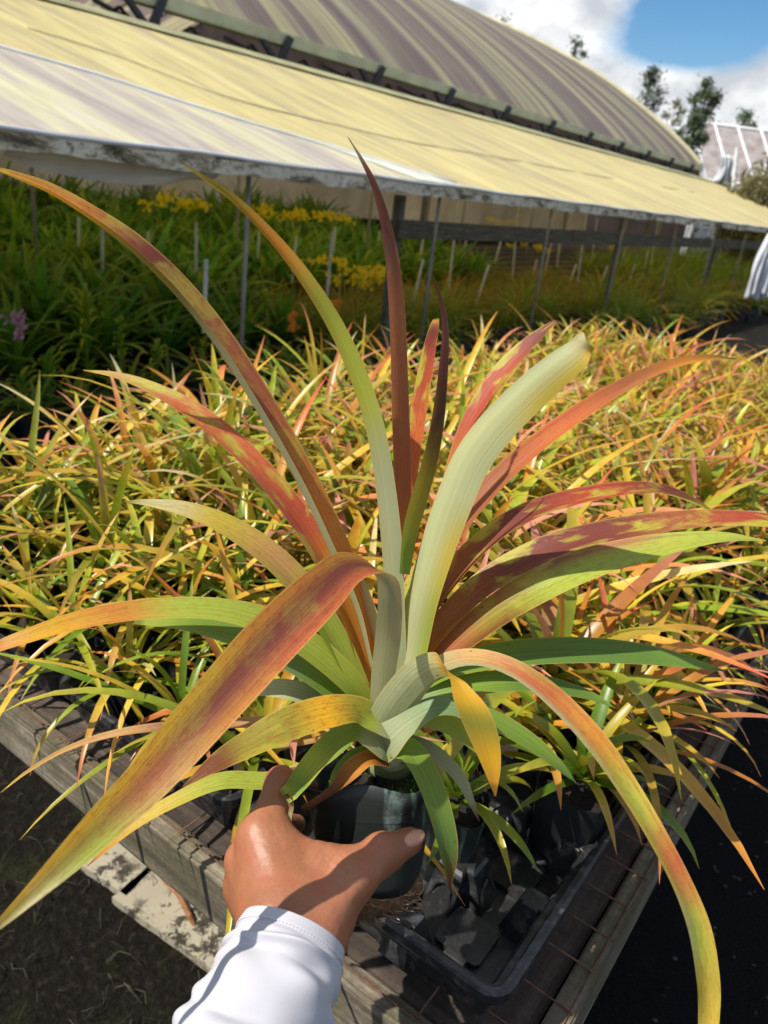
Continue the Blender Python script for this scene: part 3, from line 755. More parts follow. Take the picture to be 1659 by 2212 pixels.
leaf([(880,1490,.585,34),(950,1430,.58,54),(1010,1375,.575,70),(1080,1322,.57,80),(1160,1275,.565,86),(1250,1232,.56,84),(1350,1200,.555,70),(1450,1177,.55,52),(1560,1162,.545,26),(1655,1168,.54,2)],
     .040, [['brn','brn','brn','ygr','ygr','ygr','gre'],['brn','rust','olv','ygr','ygr','ygr','ygr'],['brn','rust','rust','mar','rust','ygr','ygr']], ['gry','gry'], 'T', 1, .2, .4, .35)
leaf([(880,1500,.585,40),(960,1450,.58,56),(1060,1425,.58,64),(1190,1412,.58,66),(1320,1413,.58,60),(1440,1425,.58,42),(1568,1450,.58,2)],
     .036, ['gre','gre','dgr','dgr','gre'], ['gry','gry'], 'T', 1, .25, .0, .1)
leaf([(870,1530,.575,44),(950,1500,.57,54),(1050,1480,.57,56),(1150,1478,.575,46),(1260,1500,.58,26),(1330,1530,.58,2)],
     .034, ['teal','gre','dgr','gre'], ['gry','gry'], 'T', 1, .25, .0, .1)
leaf([(868,1560,.565,44),(905,1490,.555,52),(960,1437,.54,46),(1035,1425,.525,42),(1120,1455,.51,46),(1205,1522,.50,54),(1285,1610,.485,58),(1355,1710,.475,54),(1415,1810,.465,50),(1465,1905,.46,50),(1502,2000,.455,56),(1520,2095,.45,56),(1528,2190,.448,50),(1530,2300,.445,40)],
     .030, [['gry','gry','gry','pal','pal','yel','yel','pal','yel','yel'],['gry','gry','pnk','cor','or_','ygr','cor','ygr','yel','yel'],['gry','pal','pnk','rust','or_','yel','cor','yel','yel','gold']], ['gry','gry','gry','pnk','cor','cor','yel','cor','yel','yel','gold'], 'T', 1, .3, .3, .35)
# short arches at the front
leaf([(806,1592,.568,58,-20),(830,1545,.555,74,-32),(864,1498,.545,80,-40),(905,1455,.535,78,-48),(948,1438,.522,66,-70),(985,1468,.51,50,-25),(1015,1520,.502,86,-12),(1040,1580,.50,82,-8),(1060,1650,.50,50,-5),(1070,1720,.50,3,-5)],
     .04, ['pal','gry','gry','pal','gold','gold','olv','gold','or_'], ['pal','gry','gry','pal','gold','gold','olv','gold','or_'], 'B', 1, .2, .35, .3, m=60)
leaf([(822,1580,.58,46,0),(826,1480,.57,58,0),(838,1380,.555,64,0),(842,1300,.535,60,-8),(832,1245,.52,62,-22),(795,1222,.50,72,-38),(748,1228,.485,92,-50),(698,1272,.47,118,-48),(640,1328,.455,132,-44),(565,1405,.44,138,-43),(485,1495,.425,134,-42),(400,1592,.41,126,-41),(315,1690,.395,112,-40),(232,1772,.38,96,-40),(145,1858,.365,72,-42),(70,1930,.355,46,-44),(0,1996,.35,22,-45),(-30,2025,.345,4,-45)],
     .038, [['or_','or_','or_','or_','or_','or_','gold','gold','gold','gold','brn'],['or_','or_','mar','mar','mar','mar','mar','rust','olv','olv','brn'],['cor','cor','cor','cor','cor','cor','or_','pnk','ygr','cre','brn']], ['gry','gry','gry','pal','gry'], 'T', 1, .16, .22, .45, m=84, ws=.88)
leaf([(800,1500,.60,30),(755,1340,.60,48),(700,1215,.60,62),(640,1120,.605,60),(560,1020,.61,56),(480,942,.615,52),(400,882,.62,44),(320,838,.625,30),(250,812,.63,16),(180,800,.635,2)],
     .030, ['or_','or_','red','cor','cor','pnk','yel'], ['pal','pal'], 'T', 1, .3, .9, .4)
leaf([(790,1520,.59,40),(730,1400,.585,58),(660,1290,.58,66),(580,1205,.575,64),(490,1142,.57,54),(400,1104,.565,38),(320,1088,.56,18),(268,1084,.56,2)],
     .034, ['ygr','ygr','pnk','yel','cre','olv'], ['gry','gry'], 'T', 1, .3, .5, .25)
leaf([(800,1540,.585,44),(745,1470,.575,62),(655,1395,.565,70),(560,1345,.555,66),(460,1322,.545,56),(350,1320,.535,52),(250,1330,.525,50),(150,1350,.515,44),(60,1378,.505,36),(-30,1408,.50,24)],
     .036, ['ygr','ygr','ygr','ygr','or_','gold','or_'], ['gry','gry'], 'T', 1, .3, .2, .3)
leaf([(800,1560,.58,40),(740,1510,.575,58),(670,1455,.57,66),(590,1410,.565,64),(500,1375,.56,54),(400,1350,.555,38),(290,1345,.55,10)],
     .036, ['gre','gre','teal','gre','ygr'], ['gry','gry'], 'T', 1, .25, .1, .1)
leaf([(800,1580,.58,36),(730,1535,.58,50),(650,1500,.58,52),(580,1490,.58,40),(520,1505,.58,3)],
     .034, ['gre','teal','pal','cre'], ['gry','gry'], 'T', 1, .2, .1, .1)
leaf([(868,1582,.572,54),(838,1568,.562,70),(800,1552,.555,66),(766,1537,.548,66),(705,1545,.535,82),(620,1572,.52,84),(540,1612,.51,68),(470,1650,.50,46),(395,1700,.49,3)],
     .034, ['gry','gry','ygr','olv','gold','olv','olv','brn','brn'], ['gry','gry'], 'T', 1, .22, .3, .5)
leaf([(858,1632,.57,50),(832,1612,.558,74),(796,1590,.552,66),(765,1582,.545,52),(720,1606,.54,54),(680,1650,.53,56),(645,1695,.525,50),(614,1722,.52,40)],
     .030, ['gry','gry','gry','gre','gre','ygr','gre','ygr'], ['gry','gry'], 'T', 1, .2, .2, .1)
leaf([(620,1715,.52,16),(632,1740,.52,12),(628,1765,.52,9),(630,1795,.52,3)], .008, ['brn','cre'], ['brn','cre'], 'T', 1, .5, 0, .2, name='dry_tip', m=14)
leaf([(845,1618,.555,44),(885,1628,.54,60),(922,1690,.53,62),(948,1765,.525,58),(965,1840,.52,46),(972,1922,.52,3)],
     .032, ['gre','gre','gre','dgr','brn'], ['gry','gry'], 'T', 1, .25, .05, .15)
leaf([(870,1600,.57,34),(930,1625,.565,36),(985,1675,.56,32),(1015,1730,.56,18),(1035,1775,.56,2)],
     .024, ['teal','gry','gry','mar'], ['gry','gry'], 'T', 1, .3, .1, .1)
leaf([(815,1640,.572,52),(842,1604,.552,82),(882,1566,.545,66),(945,1530,.54,50),(1015,1538,.54,50),(1085,1570,.54,48),(1150,1610,.54,40),(1200,1650,.54,26),(1245,1692,.54,2)],
     .032, ['gry','gry','teal','gre','gre','dgr'], ['gry','gry'], 'T', 1, .25, .0, .1)
leaf([(760,1600,.58,20),(690,1650,.57,34),(590,1690,.56,42),(480,1692,.55,42),(385,1730,.54,34),(290,1785,.53,26),(188,1872,.52,2)],
     .026, ['gre','ygr','ygr','yel','or_'], ['gry','gry'], 'T', 1, .3, .3, .3)
leaf([(770,1580,.60,20),(660,1562,.60,26),(540,1566,.60,26),(430,1572,.60,24),(330,1576,.60,21),(230,1592,.60,17),(140,1622,.60,12),(60,1668,.60,8),(2,1712,.60,2)],
     .02, ['or_','pnk','mar','pnk','pnk','yel'], ['gry','gry'], 'T', 1, .5, .2, .3)
leaf([(810,1520,.61,36),(770,1420,.61,50),(735,1340,.615,52),(705,1270,.62,40),(690,1215,.625,20)],
     .03, ['ygr','or_','rust','or_'], ['pal','pal'], 'T', 1, .3, .3, .3)
leaf([(880,1480,.61,36),(930,1390,.615,46),(1000,1310,.62,46),(1080,1250,.63,40),(1170,1230,.64,24),(1240,1240,.65,3)],
     .03, ['or_','rust','or_','olv'], ['pal','pal'], 'T', 1, .3, .3, .3)
leaf([(850,1500,.60,40),(815,1400,.60,46),(790,1320,.60,40),(770,1250,.60,26),(760,1200,.60,4)],
     .03, ['ygr','or_','gold'], ['pal','pal'], 'B', 1, .3, .3, .3)
leaf([(855,1500,.60,46),(868,1400,.60,52),(880,1320,.60,48),(905,1240,.605,36),(935,1180,.61,10)],
     .03, ['gre','ygr','or_'], ['pal','ygr'], 'T', 1, .3, .3, .3)
leaf([(840,1655,.55,22),(800,1645,.545,44),(765,1668,.54,46),(725,1705,.535,20),(690,1730,.53,14),(655,1752,.53,14)], .026, ['brn','or_','brn','brn'], ['brn','brn'], 'T', 1, .5, 0, .5, name='dry_leaf', material=None, m=30, wave=.12)
leaf([(792,1628,.568,24),(822,1646,.558,44),(858,1650,.556,48),(892,1632,.56,34),(912,1608,.566,14)], .02, ['gry','pal','gry'], ['gry','pal','gry'], 'B', 1, .5, 0, .05, name='leaf_sheath', m=20, ws=1)
leaf([(836,1636,.566,30),(800,1634,.56,40),(762,1646,.552,36),(728,1674,.546,20),(712,1700,.542,3)], .02, ['gry','gre','gre','ygr'], ['gry','gry'], 'T', 1, .3, .1, .2, m=24, ws=1)
leaf([(866,1640,.562,30),(902,1648,.555,40),(930,1672,.55,36),(948,1712,.546,22),(952,1748,.544,3)], .02, ['gry','gry','gre','ygr'], ['gry','gry'], 'T', 1, .3, .1, .2, m=24, ws=1)
leaf([(870,1560,.568,40),(925,1556,.56,46),(985,1580,.555,40),(1040,1625,.552,26),(1072,1668,.55,3)], .024, ['gry','ygr','ygr','gold'], ['gry','gry'], 'T', 1, .3, .2, .2, m=30, ws=1)
cb = MB()
axb, axt = P(838, 1680, .60), P(850, 1480, .585)
cb.tube([axb+(axt-axb)*s for s in np.linspace(0, 1, 8)], [.014, .017, .018, .017, .015, .012, .009, .005], 16)
cb.build('stem', mat('stem_green', m_plain(lin((150, 160, 110)), 0.6, 40, 0.2)), broma, True, loc=BASE)
# pot
PT_, PB_ = P(802, 1672, .585), P(806, 1892, .585)
axp = PT_-PB_; hp = np.linalg.norm(axp); axp /= hp
ex = np.array([1.0, 0, 0]); ex -= axp*np.dot(ex, axp); ex /= np.linalg.norm(ex); ey = np.cross(axp, ex)
_c, _s = math.cos(.30), math.sin(.30); ex, ey = ex*_c+ey*_s, -ex*_s+ey*_c
def pring(h, r, e=3.2, wob=0.0, n=56):
    o = []
    for k_ in range(n):
        a = 2*math.pi*k_/n; c_, s_ = math.cos(a), math.sin(a); d = (abs(c_)**e+abs(s_)**e)**(-1/e)
        rr = r*d*(1+wob*math.sin(3*a+h*40)+wob*.5*math.sin(7*a)); zz = h+(.004 if h > hp-.008 else 0)*math.sin(4*a+.8)
        o.append(PB_+axp*zz+ex*rr*c_+ey*rr*s_)
    return o
pm = MB().loft([pring(h, r, 3.2, .012) for h, r in ((0, .033), (.008, .0350), (hp*.3, .0375), (hp*.55, .0400), (hp*.8, .0430), (hp-.006, .0455), (hp+.004, .0468), (hp+.0045, .0461), (hp-.004, .0446), (hp-.02, .0425))], True, False)
pm.build('pot', M_bag, broma, True, loc=BASE)
sm = MB().loft([pring(hp-.018, .0425, 3.2, .01), pring(hp-.010, .03, 3, .05), pring(hp-.007, .015, 2, .05), pring(hp-.004, .003, 2)], False, True)
sm.build('soil', M_soil, broma, True, loc=BASE)
# moss tufts on the soil
mo = MB(); rr = random.Random(3)
for i in range(420):
    a = rr.uniform(-1.9, 0.6) if i % 4 else rr.uniform(0, 6.28); r_ = .038*math.sqrt(rr.uniform(.2, 1)); c0 = PB_+axp*(hp-.010)+ex*r_*math.cos(a)+ey*r_*math.sin(a)
    d1 = np.array([rr.gauss(0, 1) for _ in range(3)]); d1 /= np.linalg.norm(d1); up_ = axp*.0035*rr.uniform(.5, 1.6)
    mo.add([c0-d1*.0012, c0+d1*.0012, c0+up_+d1*.0006+np.array([rr.gauss(0, .0008) for _ in range(3)])], [(0, 1, 2)])
mo.build('moss', M_moss, broma, False, loc=BASE)
rt_ = MB().loft([pring(.004, .0322, 2.6, .03), pring(-.006, .0345, 2.4, .06), pring(-.014, .033, 2.2, .10), pring(-.019, .024, 2, .14), pring(-.021, .008, 2, .1)], False, True)
rt_.build('root_ball', M_coir, broma, True, loc=BASE)
rh = MB(); rr = random.Random(5)
for i in range(90):
    a = rr.uniform(0, 6.28); c0 = PB_-axp*rr.uniform(.0, .016)+(ex*math.cos(a)+ey*math.sin(a))*.0335; tdir = -ex*math.sin(a)+ey*math.cos(a)
    L_ = rr.uniform(.004, .014); rh.tube([c0, c0+tdir*L_*.5-axp*.003*rr.random()+(c0-PB_)*.08, c0+tdir*L_-axp*.006*rr.random()], [.0005, .0005, .0002], 4)
a0 = P(882, 1885, .60); rh.tube([a0, P(875, 1915, .60), P(862, 1938, .60)], [.0012, .001, .0006], 6)
rh.build('root', mat('fine_roots', m_plain((0.3, 0.17, 0.08), 0.9, 50, 0.5)), broma, False, loc=BASE)

# ------------------------------------------------------------------ the hand
def sdf_mesh(prims, k, res, pad=.02):
    P0 = np.array([p for pr in prims for p in (pr[0], pr[1])]); R0 = max(max(pr[2], pr[3]) for pr in prims)
    lo = P0.min(0)-R0-pad; hi = P0.max(0)+R0+pad; n = np.ceil((hi-lo)/res).astype(int)
    g = np.stack(np.meshgrid(*[lo[i]+np.arange(n[i])*res for i in range(3)], indexing='ij'), -1).astype(np.float32)
    D = None
    for a, b, ra, rb, kk in prims:
        a = np.asarray(a, np.float32); b = np.asarray(b, np.float32); ab = b-a
        h = np.clip(((g-a) @ ab)/max(float(ab @ ab), 1e-12), 0, 1)
        d = np.linalg.norm(g-a-h[..., None]*ab, axis=-1)-(ra+(rb-ra)*h)
        if D is None: D = d
        else:
            q = np.clip(.5+.5*(D-d)/kk, 0, 1); D = D*(1-q)+d*q-kk*q*(1-q)
    s = D < 0
    cs = np.zeros(tuple(x-1 for x in s.shape), int)
    for dx in (0, 1):
        for dy in (0, 1):
            for dz in (0, 1): cs = cs+s[dx:s.shape[0]-1+dx, dy:s.shape[1]-1+dy, dz:s.shape[2]-1+dz]
    act = (cs > 0) & (cs < 8); idx = -np.ones(act.shape, int); ijk = np.argwhere(act); idx[act] = np.arange(len(ijk))
    acc = np.zeros((len(ijk), 3)); cnt = np.zeros(len(ijk))
    cor = [(0,0,0),(1,0,0),(0,1,0),(1,1,0),(0,0,1),(1,0,1),(0,1,1),(1,1,1)]
    for e0 in range(8):
        for e1 in range(e0+1, 8):
            c0, c1 = np.array(cor[e0]), np.array(cor[e1])
            if abs(c0-c1).sum() != 1: continue
            i0, i1 = ijk+c0, ijk+c1; d0 = D[tuple(i0.T)]; d1 = D[tuple(i1.T)]; m_ = (d0 < 0) != (d1 < 0)
            t_ = d0/(d0-d1+1e-12); p = i0+(i1-i0)*t_[:, None]; acc[m_] += p[m_]; cnt[m_] += 1
    verts = lo+(acc/cnt[:, None])*res
    faces = []
    for ax in range(3):
        o1, o2 = [(1, 2), (2, 0), (0, 1)][ax]
        sl0 = [slice(None)]*3; sl1 = [slice(None)]*3; sl0[ax] = slice(0, -1); sl1[ax] = slice(1, None)
        ch = s[tuple(sl0)] != s[tuple(sl1)]
        for q in np.argwhere(ch):
            if q[o1] == 0 or q[o2] == 0: continue
            v_ = []
            for da, db in ((-1, -1), (0, -1), (0, 0), (-1, 0)):
                c = q.copy(); c[o1] += da; c[o2] += db; v_.append(idx[tuple(c)] if all(c < act.shape) else -1)
            if min(v_) < 0: continue
            faces.append(tuple(v_) if s[tuple(q)] else tuple(v_[::-1]))
    return verts, faces
def H(px, py, d): return P(px, py, d)
J = dict(
 el=H(440, 2480, .40), fa=H(548, 2235, .430), wr=H(622, 2085, .452), wr2=H(652, 2082, .459), cp=H(612, 1995, .476), cp2=H(676, 1990, .482),
 im=H(566, 1808, .512), mm=H(528, 1858, .520), rm=H(522, 1915, .524), pm=H(540, 1968, .520),
 ip=H(606, 1692, .540), idp=H(642, 1684, .572), it=H(668, 1700, .596),
 mp=H(545, 1800, .562), md=H(590, 1775, .595), mt=H(640, 1780, .618),
 rp=H(548, 1872, .570), rd=H(600, 1855, .605), rtp=H(660, 1860, .628),
 pp=H(560, 1940, .562), pd=H(612, 1925, .595), ptp=H(672, 1920, .615),
 tc=H(700, 1985, .486), tm=H(752, 1905, .500), ti=H(826, 1846, .516), tt=H(884, 1817, .524))
pr = [
 (J['el'], J['fa'], .031, .026, .01), (J['fa'], J['wr'], .026, .0200, .01), (J['wr'], J['wr2'], .0200, .0195, .01),
 (J['wr'], J['cp'], .0200, .020, .015), (J['wr2'], J['cp2'], .0195, .019, .015),
 (J['cp'], J['im'], .020, .0125, .014), (J['cp'], J['mm'], .019, .0125, .014), (J['cp'], J['rm'], .018, .0115, .014), (J['cp'], J['pm'], .016, .0105, .014),
 (J['cp2'], J['im'], .017, .0120, .016), (J['cp2'], J['tm'], .0185, .0145, .016),
 (J['im'], J['ip'], .0122, .0100, .007), (J['ip'], J['idp'], .0098, .0088, .004), (J['idp'], J['it'], .0086, .0072, .004),
 (J['mm'], J['mp'], .0118, .0100, .005), (J['mp'], J['md'], .0096, .0088, .004), (J['md'], J['mt'], .0086, .0074, .004),
 (J['rm'], J['rp'], .0110, .0094, .005), (J['rp'], J['rd'], .0090, .0082, .004), (J['rd'], J['rtp'], .0080, .0070, .004),
 (J['pm'], J['pp'], .0098, .0084, .005), (J['pp'], J['pd'], .0080, .0072, .004), (J['pd'], J['ptp'], .0070, .0062, .004),
 (J['tm'], J['ti'], .0140, .0118, .008), (J['ti'], J['tt'], .0118, .0092, .005),
 (H(590, 1812, .513), H(690, 1868, .506), .0085, .0095, .016), (H(690, 1868, .506), H(770, 1872, .508), .0095, .0095, .014),
 (H(575, 1815, .5025), H(625, 1975, .4600), .0028, .0032, .005), (H(535, 1862, .5095), H(604, 1985, .4595), .0026, .0030, .005),
 (J['ip'], H(606, 1688, .5375), .0102, .0100, .005), (J['ti'], H(824, 1838, .5135), .0112, .0112, .006), (J['tm'], H(752, 1898, .496), .0138, .0132, .006),
 (H(700, 1980, .470), H(765, 1905, .490), .0060, .0040, .012),
]
hv, hf = sdf_mesh(pr, .01, .0012)
# relax the surface a little
hv = np.array(hv); nb_a = np.array([(q[i], q[(i+1) % 4]) for q in hf for i in range(4)])
for it in range(3):
    acc = np.zeros_like(hv); cn = np.zeros(len(hv))
    np.add.at(acc, nb_a[:, 0], hv[nb_a[:, 1]]); np.add.at(acc, nb_a[:, 1], hv[nb_a[:, 0]]); np.add.at(cn, nb_a[:, 0], 1); np.add.at(cn, nb_a[:, 1], 1)
    hv = hv*.45+.55*acc/cn[:, None]
nrm_ = np.zeros_like(hv); fa_ = np.array(hf); e1_ = hv[fa_[:, 1]]-hv[fa_[:, 0]]; e2_ = hv[fa_[:, 2]]-hv[fa_[:, 0]]; fn_ = np.cross(e1_, e2_)
for i in range(4): np.add.at(nrm_, fa_[:, i], fn_)
nrm_ /= np.linalg.norm(nrm_, axis=1)[:, None]+1e-12
def grooves(c0, axis, offs, depth, reach, width=.0011):
    axis = axis/np.linalg.norm(axis); rel = hv-c0; s_ = rel @ axis; rad = np.linalg.norm(rel-s_[:, None]*axis, axis=1); d_ = np.zeros(len(hv))
    wob_ = .0007*np.sin(rel[:, 0]*700+rel[:, 2]*500)
    for o_ in offs: d_ += np.exp(-((s_-o_+wob_)/width)**2)
    return depth*d_*np.clip(1-(rad/reach)**4, 0, 1)
dsp = -grooves(J['ti'], J['tt']-J['ti'], (-.0035, -.0008, .0022), .0007, .016)
dsp -= grooves(J['ip'], J['ip']-J['im'], (-.003, 0, .003), .0006, .016)
dsp -= grooves(J['tm'], J['ti']-J['tm'], (-.008, -.003, .002), .0004, .024)
dsp -= grooves(H(700, 1868, .506), J['tm']-J['im'], (-.012, -.004, .005), .0004, .022)
dsp -= grooves(J['im'], J['ip']-J['im'], (-.004, .002), .0003, .018)
for i in range(len(hv)):
    v_ = Vector(hv[i]*85); dsp[i] += .00045*noise.noise(v_)+.00018*noise.noise(v_*3.1)
hv = hv+nrm_*dsp[:, None]
HB = J['wr']
person = make('person', shift(hv, HB), hf, M_skin, None, True); person.location = tuple(HB)
tag(person, 'tanned left hand and white-sleeved forearm gripping the dark green pot', 'person')
# thumbnail
ta = (J['tt']-J['ti']); ta /= np.linalg.norm(ta); tv = CAMP-J['tt']; tv = tv/np.linalg.norm(tv)
tn = tv*.80+cam2w([.45, -.25, 0]); tn -= ta*np.dot(tn, ta); tn /= np.linalg.norm(tn); tsd = np.cross(ta, tn)
nv = []; nf = []
for i in range(9):
    for k_ in range(7):
        s = i/8; u = -1+k_/3; hw = .0050*(1-.35*max(0, (abs(s-.5)*2))**4)
        a = u*.75; nv.append(J['tt']+ta*(-.0060+.0150*s-.0012*u*u*(1 if s > .5 else -1))+tn*(.0102*math.cos(a)*(1-.06*s*s)-.0002)+tsd*math.sin(a)*hw*1.35)
for i in range(8):
    for k_ in range(6): a0 = i*7+k_; nf.append((a0, a0+1, a0+8, a0+7))
no = make('thumbnail', shift(nv, HB), nf, M_nail, person, True)
sol = no.modifiers.new('thickness', 'SOLIDIFY'); sol.thickness = .0006; sol.offset = 1
# sleeve
sp_c = [H(634, 2018, .4665), H(620, 2055, .459), H(602, 2103, .449), H(575, 2160, .438), H(545, 2235, .428), H(500, 2340, .415), H(440, 2480, .40), H(380, 2600, .39)]
sp_c = cr_spline(sp_c, 160); sv = []; sf = []; ns = 96
side0 = cam2w([1, .28, 0.05])
for i, c0 in enumerate(sp_c):
    t_ = i/159; T_ = sp_c[min(i+1, 159)]-sp_c[max(i-1, 0)]; T_ /= np.linalg.norm(T_)
    s_ = side0-T_*np.dot(side0, T_); s_ /= np.linalg.norm(s_); n_ = np.cross(T_, s_)
    if np.dot(n_, CAMP-c0) < 0: n_ = -n_
    ra = .0312+.016*t_**1.0; rb2 = .0285+.020*t_
    L_ = t_*.22
    for k_ in range(ns):
        a = 2*math.pi*k_/ns
        hem = .0011*(1-1/(1+math.exp(-(t_-.115)*160)))
        seam = -.0009*math.exp(-((t_-.115)/.008)**2)
        wr_ = 0
        if t_ > .1:
            q = min(1, (t_-.1)*6)
            wr_ = q*(.0042*noise.noise(Vector((math.cos(a)*1.4, math.sin(a)*1.4, t_*11)))+.0036*math.sin(t_*46+2.4*math.cos(a-.7)+1.5*math.sin(a))*max(0, .35+noise.noise(Vector((math.cos(a), math.sin(a), t_*4+3)))))
            wr_ += q*.0055*math.exp(-((t_-.20-.055*math.sin(a*1.0-.9))/.022)**2)*max(0, math.sin(a+.2))
        sv.append(c0+s_*(ra+hem+seam+wr_)*math.cos(a)+n_*(rb2+hem+seam+wr_)*math.sin(a))
for i in range(159):
    for k_ in range(ns): sf.append((i*ns+k_, i*ns+(k_+1) % ns, (i+1)*ns+(k_+1) % ns, (i+1)*ns+k_))
sl_o = make('sleeve', shift(sv, HB), sf, M_cloth, person, True)
so2 = sl_o.modifiers.new('thickness', 'SOLIDIFY'); so2.thickness = .0014; so2.offset = -1
st = MB()
for rowi in (17, 20):
    for k_ in range(ns*2):
        if k_ % 2: continue
        a = k_/2; i0 = int(a); p0 = sv[rowi*ns+i0 % ns]; p1 = sv[rowi*ns+(i0+1) % ns]; cc0 = sp_c[rowi]
        o1 = (p0-cc0)/np.linalg.norm(p0-cc0)*.0003
        st.tube([p0+o1, p0*.45+p1*.55+o1], .00022, 4)
st.build('stitching', mat('thread', m_plain((0.66, 0.65, 0.72), .8)), sl_o, loc=HB)

# ------------------------------------------------------------------ shade house beyond the aisle
SX, RX, RZ, YA, YB = -3.2, -7.4, 1.13+EYE, -3.0, 27.0
awn = tag(empty('shade_house', (SX, 4, 0)), 'low shade house with sloping streaked yellow and grey film roof and mossy eave', 'shade house')
def ap(mb, name, m, smooth=False, par=None): return mb.build(name, m, par or awn, smooth, loc=awn.location)
def awz(x, y): 
    t_ = (x-SX)/(RX-SX); return EYE+.012+t_*(RZ-EYE)+.03*noise.noise(Vector((x*.5, y*.5, 0)))*math.sin(math.pi*min(1, max(0, t_)))-.022*abs(math.sin(math.pi*(y-YA-.5)/1.9))*4*t_*(1-t_)
def roofsheet(poly_fn, dz, nx=26, ny=420, ya=YA, yb=YB):
    v = []; f = []
    for j in range(ny+1):
        y = ya+(yb-ya)*j/ny; x0, x1 = poly_fn(y)
        for i in range(nx+1):
            x = x0+(x1-x0)*i/nx; v.append((x, y, awz(x, y)+dz))
    for j in range(ny):
        for i in range(nx): a0 = j*(nx+1)+i; f.append((a0, a0+1, a0+nx+2, a0+nx+1))
    return MB().add(v, f)
ap(roofsheet(lambda y: (SX, RX), 0), 'roof_film', M_awn, True)
def plane_hit(px, py):
    r = cam2w([(px-CX)/F, (py-CY)/F, 1]); sl_ = (RZ-EYE-.012)/(RX-SX)
    t_ = (.012-sl_*SX)/(r[2]-sl_*r[0]); return CAMP+r*t_
h0, h1 = plane_hit(0, 105), plane_hit(985, 402)
ye_ = h1[1]
def patch(y):
    # upper border of the older grey film runs down to the eave
    t_ = (y-h0[1])/(h1[1]-h0[1]); x = h0[0]+(h1[0]-h0[0])*t_; x = min(max(x, RX+.1), SX-.004)
    return (SX-.003, x)
ap(roofsheet(patch, .014, 16, 90, YA, ye_), 'overlapping_film', M_awn2, True)
ap(roofsheet(lambda y: (max(SX-.003, 0) if False else min(SX-.003, patch(y)[1]+.02+.75*max(0, (y-h0[1]-1.6)/(ye_-h0[1]-1.6))), patch(y)[1]+.002), .020, 6, 50, h0[1]+1.6, ye_), 'pale_strip', M_pale, True)
ed = MB(); ed.tube([(patch(y)[1], y, awz(patch(y)[1], y)+.018) for y in np.linspace(YA, ye_, 40)], .012, 6)
ap(ed, 'film_hem', M_white, True)
ap(MB().tube([(SX+.010, y, EYE+.018+.004*math.sin(y*5)) for y in np.linspace(YA, YB, 120)], .011, 6), 'eave_rope', M_white, True)
sm_ = [plane_hit(*q) for q in ((60, 60), (260, 120), (490, 205), (700, 262), (900, 308), (1100, 345), (1300, 378), (1500, 415))]
sm_ = cr_spline([(q[0], q[1], awz(q[0], q[1])+.012) for q in sm_], 60)
ap(MB().tube(sm_, .006, 5), 'seam', mat('seam_tape', m_plain(tuple(lin((186, 172, 146))), .7)), True)
# ragged wooden fascia
fv = []; ff = []; n = 400
for i in range(n+1):
    y = YA+(YB-YA)*i/n; b = EYE-.064+.018*noise.noise(Vector((y*1.7, 0, 0)))+.012*noise.noise(Vector((y*9, 1, 0))); tp = EYE+.004+.004*noise.noise(Vector((y*5, 5, 0)))
    fv += [(SX+.012, y, tp), (SX+.016, y, b), (SX-.03, y, b+.004), (SX-.03, y, tp)]
for i in range(n):
    for k_ in range(4): a0 = i*4+k_; b0 = i*4+(k_+1) % 4; ff.append((a0, b0, b0+4, a0+4))
ap(MB().add(fv, ff), 'eave_board', M_fascia)
ap(MB().box((RX-.04, YA, RZ-.10), (RX+.04, YB, RZ-.01)), 'ridge_beam', M_flash)
fl_ = MB().add([(RX+.30, YA, RZ-.045+.0), (RX+.30, YB, RZ-.045), (RX-.05, YB, RZ+.05), (RX-.05, YA, RZ+.05), (RX+.30, YA, RZ-.055), (RX+.30, YB, RZ-.055), (RX-.05, YB, RZ+.04), (RX-.05, YA, RZ+.04)], [(0,1,2,3),(7,6,5,4),(0,4,5,1),(2,6,7,3),(1,5,6,2),(0,3,7,4)])
ap(fl_, 'ridge_flashing', M_flash)
rf_ = MB()
for y in np.arange(YA+.5, YB, 1.9): rf_.bar((SX-.02, y, EYE-.035), (RX, y, RZ-.06), .04, .05)
ap(rf_, 'rafter', M_woodz)
for y in np.arange(YA+.5, YB, 1.9):
    for xx in (SX-.06, -5.3):
        top = EYE-.06 if xx > -4 else EYE+.45
        ap(MB().tube([(xx, y+.02, 0), (xx, y+.02, top)], .013, 8), 'post', M_grey, True)
# sagging plastic hanging from the eave on the left
dv = []; df = []; 
for i in range(41):
    s = i/40; y = 1.85+(2.98-1.85)*s; dip = .035+.06*math.sin(s*math.pi*1.0)**.7*(1-.55*math.exp(-((s-.86)/.10)**2))
    for k_ in range(5): dv.append((SX-.035+.015*math.sin(k_*1.3+s*6), y, EYE-.055-dip*k_/4))
for i in range(40):
    for k_ in range(4): a0 = i*5+k_; df.append((a0, a0+1, a0+6, a0+5))
so_ = ap(MB().add(dv, df), 'loose_film', M_backfilm, True)

# back wall film of the bays behind
bw = MB()
for j in range(60):
    y = -3+j*.42; bw.add([(-9.2+.03*math.sin(j), y, .75), (-9.2+.03*math.sin(j+1), y+.42, .75), (-9.2+.03*math.sin(j+1), y+.42, 1.75), (-9.2+.03*math.sin(j), y, 1.75)], [(0,1,2,3)])
o = bw.build('film_wall', M_backfilm); tag(o, 'pale cream plastic wall at the back of the shade house', 'wall')

